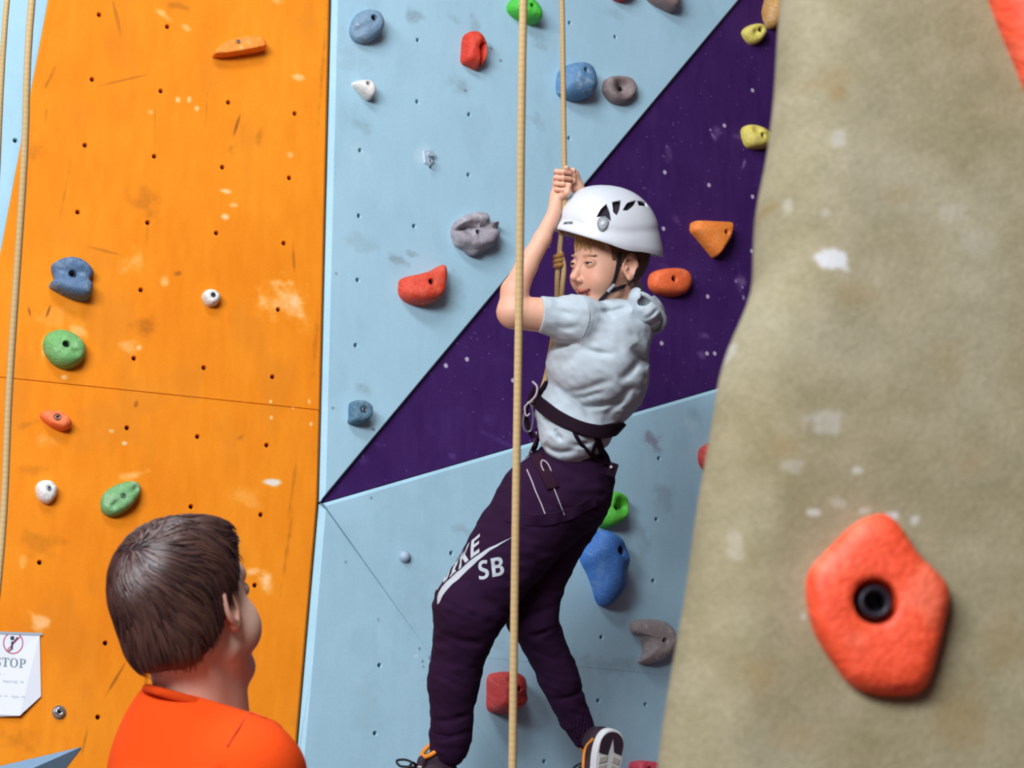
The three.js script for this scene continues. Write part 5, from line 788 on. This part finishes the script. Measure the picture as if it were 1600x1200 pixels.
shoe(K(716, 1226, 0.02), V(-0.80, -0.36, 0.48), V(-0.22, 0.95, 0.1), 'dark shoe with orange lining and black laces');
// ---- the child's rope, through the hands to the harness
{
  const pts = [K(876, -40, 0.03), K(878, 0, 0.03), K(880, 130, 0.03), K(882, 262, 0.03), K(883, 300, 0.03), K(879, 345, 0.035), K(874, 395, 0.04), K(871, 430, 0.035), K(870, 470, 0.0), K(862, 540, -0.06), K(850, 600, -0.05), K(832, 632, 0.03)].map((p) => kid.world(p));
  const top = pts[0]; pts.unshift(V(top.x - 0.015, 6.95, top.z - 0.02), V(top.x - 0.008, (top.y + 6.95) / 2, top.z - 0.01));
  const g = thing('climbing_rope', 'tan rope held in the child’s raised hands', 'rope', 'ropes hanging in front of the walls');
  const { geo, len } = ropeGeo(pts, 0.0064, 260); mesh('rope_strand', geo, ropeMat(len, 0.0064), g);
  const second = ropeGeo([K(875, 392, 0.045), K(881, 415, 0.045), K(879, 445, 0.03), K(876, 480, -0.01), K(866, 540, -0.07)].map((p) => kid.world(p)), 0.0062, 60); mesh('rope_strand', second.geo, ropeMat(second.len, 0.0062), g);
  const tw = []; for (let k = 0; k <= 40; k++) { const a = k / 40 * Math.PI * 5; tw.push(kid.world(K(873 + 5.5 * Math.cos(a), 398 + k * 0.45, 0.042 + 0.011 * Math.sin(a)))); }
  const kn = ropeGeo(tw, 0.0062, 120); mesh('knot', kn.geo, ropeMat(kn.len, 0.0062, 0xcdb088), g, 'stopper knot');
}
// ------------------------------------------------------------------ the man looking up
const man = new Figure(295, 944, 3.78);
const G = (x, y, z) => man.J(x, y, z), MX = man.s;
const fellow = thing('person', 'dark haired man in an orange shirt looking up, seen from behind', 'person');
fellow.position.set(man.home.x, 0, man.home.z); const lift = V(0, man.home.y, 0);
const manPart = (name, geo, mat, parent = fellow, label) => mesh(name, man.bake(geo).translate(0, lift.y, 0), mat, parent, label);
const mF = V(0.54, 0.14, -0.83).normalize(), mU = V(-0.28, 0.95, 0.12).addScaledVector(mF, -V(-0.28, 0.95, 0.12).dot(mF)).normalize(), mR = mF.clone().cross(mU).normalize();
const MA = [mF, mU, mR], mC = G(295, 944, 0);
const N_ = (f, u, l) => mC.clone().addScaledVector(mF, f).addScaledVector(mU, u).addScaledVector(mR, l);
const ST = (x, y, z) => man.local(V(man.home.x + x, y, man.home.z + z));      // standing: metres beside, above the floor, before
const mHead = (() => {
  let f = union(0.03, ell(N_(-0.012, 0.022, 0), MA, [0.100, 0.098, 0.077]), ell(N_(0.030, -0.040, 0), MA, [0.064, 0.085, 0.062]));
  f = union(0.02, f, rc(N_(0.066, -0.112, -0.014), N_(0.066, -0.112, 0.014), 0.020, 0.020), rc(N_(0.010, -0.074, 0.046), N_(0.060, -0.112, 0.016), 0.018, 0.016), rc(N_(0.010, -0.074, -0.046), N_(0.060, -0.112, -0.016), 0.018, 0.016), ell(N_(0.050, -0.050, 0.052), MA, [0.030, 0.036, 0.022]), ell(N_(0.050, -0.050, -0.052), MA, [0.030, 0.036, 0.022]), rc(N_(0.080, 0.026, -0.034), N_(0.080, 0.026, 0.034), 0.014, 0.014));
  for (const s of [1, -1]) f = carve(f, ell(N_(0.098, 0.0, 0.033 * s), MA, [0.016, 0.012, 0.018]), 0.012);
  f = union(0.012, f, rc(N_(0.088, 0.008, 0), N_(0.114, -0.034, 0), 0.008, 0.011), rc(N_(0.100, -0.042, -0.012), N_(0.100, -0.042, 0.012), 0.009, 0.009));
  f = union(0.006, f, rc(N_(0.088, -0.070, -0.02), N_(0.088, -0.070, 0.02), 0.006, 0.006), rc(N_(0.086, -0.082, -0.016), N_(0.086, -0.082, 0.016), 0.006, 0.006));
  for (const s of [1, -1]) {
    f = union(0.003, f, ell(N_(0.080, 0.0, 0.033 * s), MA, [0.013, 0.012, 0.014]));
    const t = mR.clone().multiplyScalar(s * 0.95).addScaledVector(mF, 0.22).normalize(), e = mU.clone().addScaledVector(mF, -0.22).normalize(), b = e.clone().cross(t).normalize(), e2 = t.clone().cross(b), c = N_(-0.006, -0.010, 0.083 * s);
    let ear = ell(c, [b, e2, t], [0.019, 0.034, 0.008]); ear = carve(ear, ell(c.clone().addScaledVector(t, 0.008), [b, e2, t], [0.013, 0.024, 0.010]), 0.003); f = union(0.006, f, ear, ell(N_(0.002, -0.042, 0.078 * s), MA, [0.010, 0.010, 0.007]));
  }
  return f;
})();
const mNeck = union(0.02, rc(N_(-0.030, -0.050, 0), G(318, 1145, -0.02), 0.058, 0.056), rc(N_(0.028, -0.10, 0), G(345, 1125, -0.04), 0.042, 0.044));
const sR = G(388, 1216, 0.10), sL = G(256, 1252, -0.13), tF = V(0.75, 0, -0.66);
const wF = tF.clone();   // facing direction of the trunk, level
const armDown = (s, side) => { const w = man.world(s), e = man.local(V(w.x + side * 0.05 - 0.02, w.y - 0.29, w.z + side * 0.05)), h = man.local(V(w.x + 0.19, w.y - 0.36, w.z - 0.16)); return [e, h]; };
const [eR, hR] = armDown(sR, 1), [eL, hL2] = armDown(sL, -1);
function palm(h, d) { let f = rc(h, h.clone().addScaledVector(d, 0.07), 0.026, 0.028); const a = h.clone().addScaledVector(d, 0.07), up = V(0, 1, 0); [-0.03, -0.01, 0.01, 0.03].forEach((o, i) => { const p = a.clone().addScaledVector(up, o), q = p.clone().addScaledVector(d, 0.035), r = q.clone().addScaledVector(d, 0.012).add(V(-0.02, 0, 0.02)); f = union(0.003, f, rc(p, q, 0.0095, 0.009), rc(q, r, 0.009, 0.008)); }); return union(0.004, f, rc(h.clone().addScaledVector(d, 0.02).addScaledVector(up, 0.02), h.clone().addScaledVector(d, 0.06).addScaledVector(up, 0.055), 0.012, 0.009)); }
const dR = hR.clone().sub(eR).normalize(), dL = hL2.clone().sub(eL).normalize();
const mArms = union(0.012, rc(sR, eR, 0.046, 0.038), rc(eR, hR, 0.039, 0.026), palm(hR, dR), rc(sL, eL, 0.046, 0.038), rc(eL, hL2, 0.039, 0.026), palm(hL2, dL));
const hip = ST(-0.02, 0.92, 0.05), kneeR = ST(0.10, 0.48, 0.06), footR = ST(0.11, 0.06, 0.10), kneeL = ST(-0.10, 0.48, -0.02), footL = ST(-0.12, 0.06, 0.02);
const mTrunk = union(0.05, rc(G(318, 1230, -0.01), hip, 0.11, 0.12), rc(hip, kneeR, 0.09, 0.06), rc(kneeR, footR, 0.06, 0.04), rc(hip, kneeL, 0.09, 0.06), rc(kneeL, footL, 0.06, 0.04));
const mSkin = (x, y, z) => smin(Math.min(smin(mHead(x, y, z), mNeck(x, y, z), 0.02), mArms(x, y, z)), mTrunk(x, y, z), 0.02);
const MS = lin(0xeac6ae), MSR = lin(0xc98470);
const mCol = (x, y, z) => { const d = V(x, y, z).sub(mC), f = d.dot(mF), u = d.dot(mU), l = d.dot(mR); let c = lerp3(MS, MSR, clamp(0.15 + 0.3 * fbm(x * 30, y * 30, z * 30, 2), 0, 0.5)); if (Math.abs(l) > 0.07 && Math.abs(f + 0.006) < 0.03 && Math.abs(u + 0.01) < 0.06) c = lerp3(c, MSR, 0.55); const beard = smooth(-0.055, -0.085, u) * smooth(0.0, 0.03, f); return lerp3(c, lin(0x8a6658), 0.35 * beard * (0.6 + 0.4 * noise(x * 700, y * 700, z * 700))); };
{
  const a = meshField(mSkin, V(-0.15, G(0, 1105).y, -0.16), V(0.16, 0.14, 0.16), 0.0035, mCol), lo = V(-0.40, -1.9, -0.6), hi = V(0.42, G(0, 1100).y, 1.0), b = meshField(mSkin, lo, hi, 0.014, mCol);
  manPart('body', joinGeo([a, b]), new THREE.MeshPhysicalMaterial({ vertexColors: true, roughness: 0.55 }));
  for (const s of [1, -1]) { const e = new THREE.SphereGeometry(0.0125, 16, 12), p = N_(0.0835, 0.0, 0.033 * s); e.translate(p.x, p.y, p.z); manPart('eye', e, std(0x3a3230, 0.2)); }
}
// hair: a thick cap and locks that run out from the crown
const crown = N_(-0.075, 0.075, 0.0);
const hairMask = (x, y, z) => { const qx = x - mC.x, qy = y - mC.y, qz = z - mC.z, f = qx * mF.x + qy * mF.y + qz * mF.z, u = qx * mU.x + qy * mU.y + qz * mU.z, l = qx * mR.x + qy * mR.y + qz * mR.z, al = Math.abs(l);
  const front = f - (0.070 + 0.25 * (u - 0.06)) + (u < 0.055 ? (0.055 - u) * 0.75 : 0);                 // hairline: forehead, then temple and sideburn
  const below = -(u + 0.088 + 0.20 * (f + 0.05)) + (f > -0.035 && al > 0.05 ? Math.min(0.06, (f + 0.035) * 1.6) : 0);             // nape, cut round the ear
  return Math.max(front, below); };
const hairCap = union(0.03, ell(N_(-0.016, 0.028, 0), MA, [0.114, 0.104, 0.089]), ell(N_(-0.035, -0.040, 0), MA, [0.082, 0.070, 0.076]), ell(N_(0.045, 0.085, 0.005), MA, [0.045, 0.032, 0.06]));
const mHair = (x, y, z) => { const d = hairCap(x, y, z); if (Math.abs(d) > 0.03) return Math.max(d, hairMask(x, y, z)); return smax(d - 0.003 * fbm(x * 45, y * 45, z * 45, 2), hairMask(x, y, z) + 0.003 * noise(x * 160, y * 160, z * 160), 0.010); };
const HB = [lin(0x281a1b), lin(0x3a2522), lin(0x4e352c), lin(0x1f141b)];
{
  const g = meshField(mHair, V(-0.18, -0.19, -0.18), V(0.18, 0.17, 0.18), 0.0042, (x, y, z) => lerp3(HB[3], HB[1], clamp(0.5 + 0.8 * noise(x * 120, y * 120, z * 120), 0, 1)));
  const P = g.attributes.position, pos = [], col = [], idx = [], tri = g.index.count / 3;
  seed = 91;
  for (let n = 0; n < 4200; n++) {
    const k = Math.floor(rnd() * P.count), p = V(P.getX(k), P.getY(k), P.getZ(k)), pts = [], clump = noise(p.x * 38, p.y * 38, p.z * 38), len = 0.030 + 0.030 * rnd(), steps = 7; let q = p.clone();
    const twist = noise(p.x * 22 + 9, p.y * 22, p.z * 22) * 1.1, up = 0.0008 + 0.0045 * rnd() * (0.6 + 0.4 * clump);
    for (let i = 0; i <= steps; i++) {
      const gr = grad(hairCap, q.x, q.y, q.z, 0.003), nn = V(gr[0], gr[1], gr[2]); const t = i / steps;
      const r = onto(hairCap, q, up * (0.5 + 1.4 * t * (1 - t * 0.7))); pts.push(r);
      const away = q.clone().sub(crown); away.addScaledVector(nn, -away.dot(nn)).normalize(); const down = V(-0.05, -1, 0).addScaledVector(nn, nn.y).normalize(), sw = nn.clone().cross(away);
      const dir = away.multiplyScalar(0.75).addScaledVector(down, 0.45).addScaledVector(sw, twist * 0.8 + 0.25).normalize(); q = r.clone().addScaledVector(dir, len / steps);
    }
    if (hairMask(pts[steps].x, pts[steps].y, pts[steps].z) > 0.006 + 0.006 * rnd()) continue;
    const r0 = 0.0007 + 0.0010 * rnd(), base = pos.length / 3, c = lerp3(HB[Math.floor(rnd() * 3)], HB[2], clamp(0.2 + clump, 0, 0.8));
    pts.forEach((a, i) => { const T = (i < steps ? pts[i + 1].clone().sub(a) : a.clone().sub(pts[i - 1])).normalize(), gr = grad(hairCap, a.x, a.y, a.z, 0.003), nn = V(gr[0], gr[1], gr[2]), S = T.clone().cross(nn).normalize(), w = r0 * (1 - 0.85 * (i / steps) ** 2); for (const [x, y] of [[-1.4, 0], [0, 1], [1.4, 0]]) { pos.push(a.x + S.x * x * w + nn.x * y * w, a.y + S.y * x * w + nn.y * y * w, a.z + S.z * x * w + nn.z * y * w); col.push(...c); } });
    for (let i = 0; i < steps; i++) for (let m = 0; m < 2; m++) { const a = base + i * 3 + m; idx.push(a, a + 1, a + 3, a + 1, a + 4, a + 3); }
  }
  const L = new THREE.BufferGeometry(); L.setAttribute('position', new THREE.Float32BufferAttribute(pos, 3)); L.setAttribute('color', new THREE.Float32BufferAttribute(col, 3)); L.setIndex(idx); L.computeVertexNormals(); L.setAttribute('uv', new THREE.Float32BufferAttribute(new Float32Array(pos.length / 3 * 2), 2));
  const hm = new THREE.MeshPhysicalMaterial({ vertexColors: true, roughness: 0.36, side: THREE.DoubleSide });
  const hair = manPart('hair', g, hm, fellow, 'short dark brown hair'); manPart('hair_locks', L, hm, hair).userData.kind = 'stuff';
}
// shirt, trousers, shoes
const orangeJersey = new THREE.MeshPhysicalMaterial({ color: 0xe24a12, roughness: 0.95, specularIntensity: 0.25, bumpMap: cloth, bumpScale: 0.0007 });
const backTop = G(300, 1190, 0.03), waist = ST(-0.02, 0.98, 0.04);
const tee = union(0.05, rc(G(318, 1150, -0.03), sR, 0.098, 0.078), rc(G(306, 1150, -0.02), sL, 0.098, 0.082), rc(G(300, 1235, 0.0), waist, 0.125, 0.15), rc(G(345, 1260, 0.02), waist, 0.12, 0.14));
const teeSleeves = union(0.03, rc(sR, sR.clone().lerp(eR, 0.62), 0.078, 0.066), rc(sL, sL.clone().lerp(eL, 0.62), 0.080, 0.066));
const collarDir = V(0.28, 0.94, -0.18).normalize(), collarAt = G(318, 1093, 0);
const seamPts = [[398, 1132], [378, 1142], [356, 1160], [338, 1182], [324, 1206]];
const teeField = (x, y, z) => {
  let d = smin(tee(x, y, z), teeSleeves(x, y, z), 0.03);
  if (Math.abs(d) < 0.03) { const fl = (ax, ay, bx, by, w, a) => { const p = G(ax, ay), q = G(bx, by), ux = q.x - p.x, uy = q.y - p.y, t = clamp(((x - p.x) * ux + (y - p.y) * uy) / (ux * ux + uy * uy), 0, 1), r = Math.hypot(x - p.x - ux * t, y - p.y - uy * t); return -a * Math.sin(Math.PI * clamp(t, 0.05, 0.95)) * Math.exp(-(r * r) / (w * w)); };
    d -= 0.003 * fbm(x * 9, y * 9, z * 9, 3) + (z > -0.05 ? fl(372, 1168, 352, 1210, 0.008, 0.004) + fl(260, 1110, 240, 1200, 0.02, 0.003) + fl(300, 1085, 370, 1105, 0.012, 0.003) : 0); }
  d = smax(d, (x - collarAt.x) * collarDir.x + (y - collarAt.y) * collarDir.y + (z - collarAt.z) * collarDir.z, 0.006);
  return d;
};
const teeM = manPart('orange_shirt', meshField(teeField, V(-0.40, -1.05, -0.6), V(0.44, 0.0, 0.66), 0.0075), orangeJersey, fellow, 'orange crew neck shirt');
manPart('sleeve_seam', tubeGeo(seamPts.map(([x, y]) => cast(teeField, G(x, y, 0.4), V(0, 0, 1), 0.0009)), 0.0016, 40, 6), std(0xc23a12, 0.9), teeM);
{ const ring = []; for (let k = 0; k < 28; k++) { const a = k / 28 * 2 * Math.PI, e1 = V(1, 0, 0).addScaledVector(collarDir, -collarDir.x).normalize(), e2 = collarDir.clone().cross(e1), d = e1.clone().multiplyScalar(Math.cos(a)).addScaledVector(e2, Math.sin(a)); ring.push(cast(mNeck, collarAt.clone().addScaledVector(collarDir, -0.009).addScaledVector(d, 0.3), d, 0.009)); } manPart('collar', tubeGeo(ring, 0.0075, 90, 8, true), orangeJersey, teeM); }
const denim = std(0x2c2f3c, 0.9), mPants = union(0.04, rc(hip, hip.clone().add(V(0, 0.05, 0)), 0.135, 0.13), rc(hip, kneeR, 0.105, 0.078), rc(kneeR, footR, 0.078, 0.066), rc(hip, kneeL, 0.105, 0.078), rc(kneeL, footL, 0.078, 0.066));
manPart('trousers', meshField(mPants, V(-0.42, -1.9, -0.4), V(0.42, -0.4, 1.0), 0.016), denim, fellow, 'dark trousers');
for (const ft of [footR, footL]) { const w = man.world(ft), toe = man.local(V(w.x + 0.13, 0.045, w.z - 0.11)), heel = man.local(V(w.x - 0.03, 0.05, w.z + 0.03)); const f = union(0.03, rc(heel, toe, 0.045, 0.04), rc(heel, man.local(V(w.x, 0.10, w.z)), 0.045, 0.045)); manPart('shoe', meshField(f, ft.clone().addScalar(-0.3), ft.clone().addScalar(0.3), 0.012), std(0x33333a, 0.7), fellow); }
renderer.render(scene, camera);
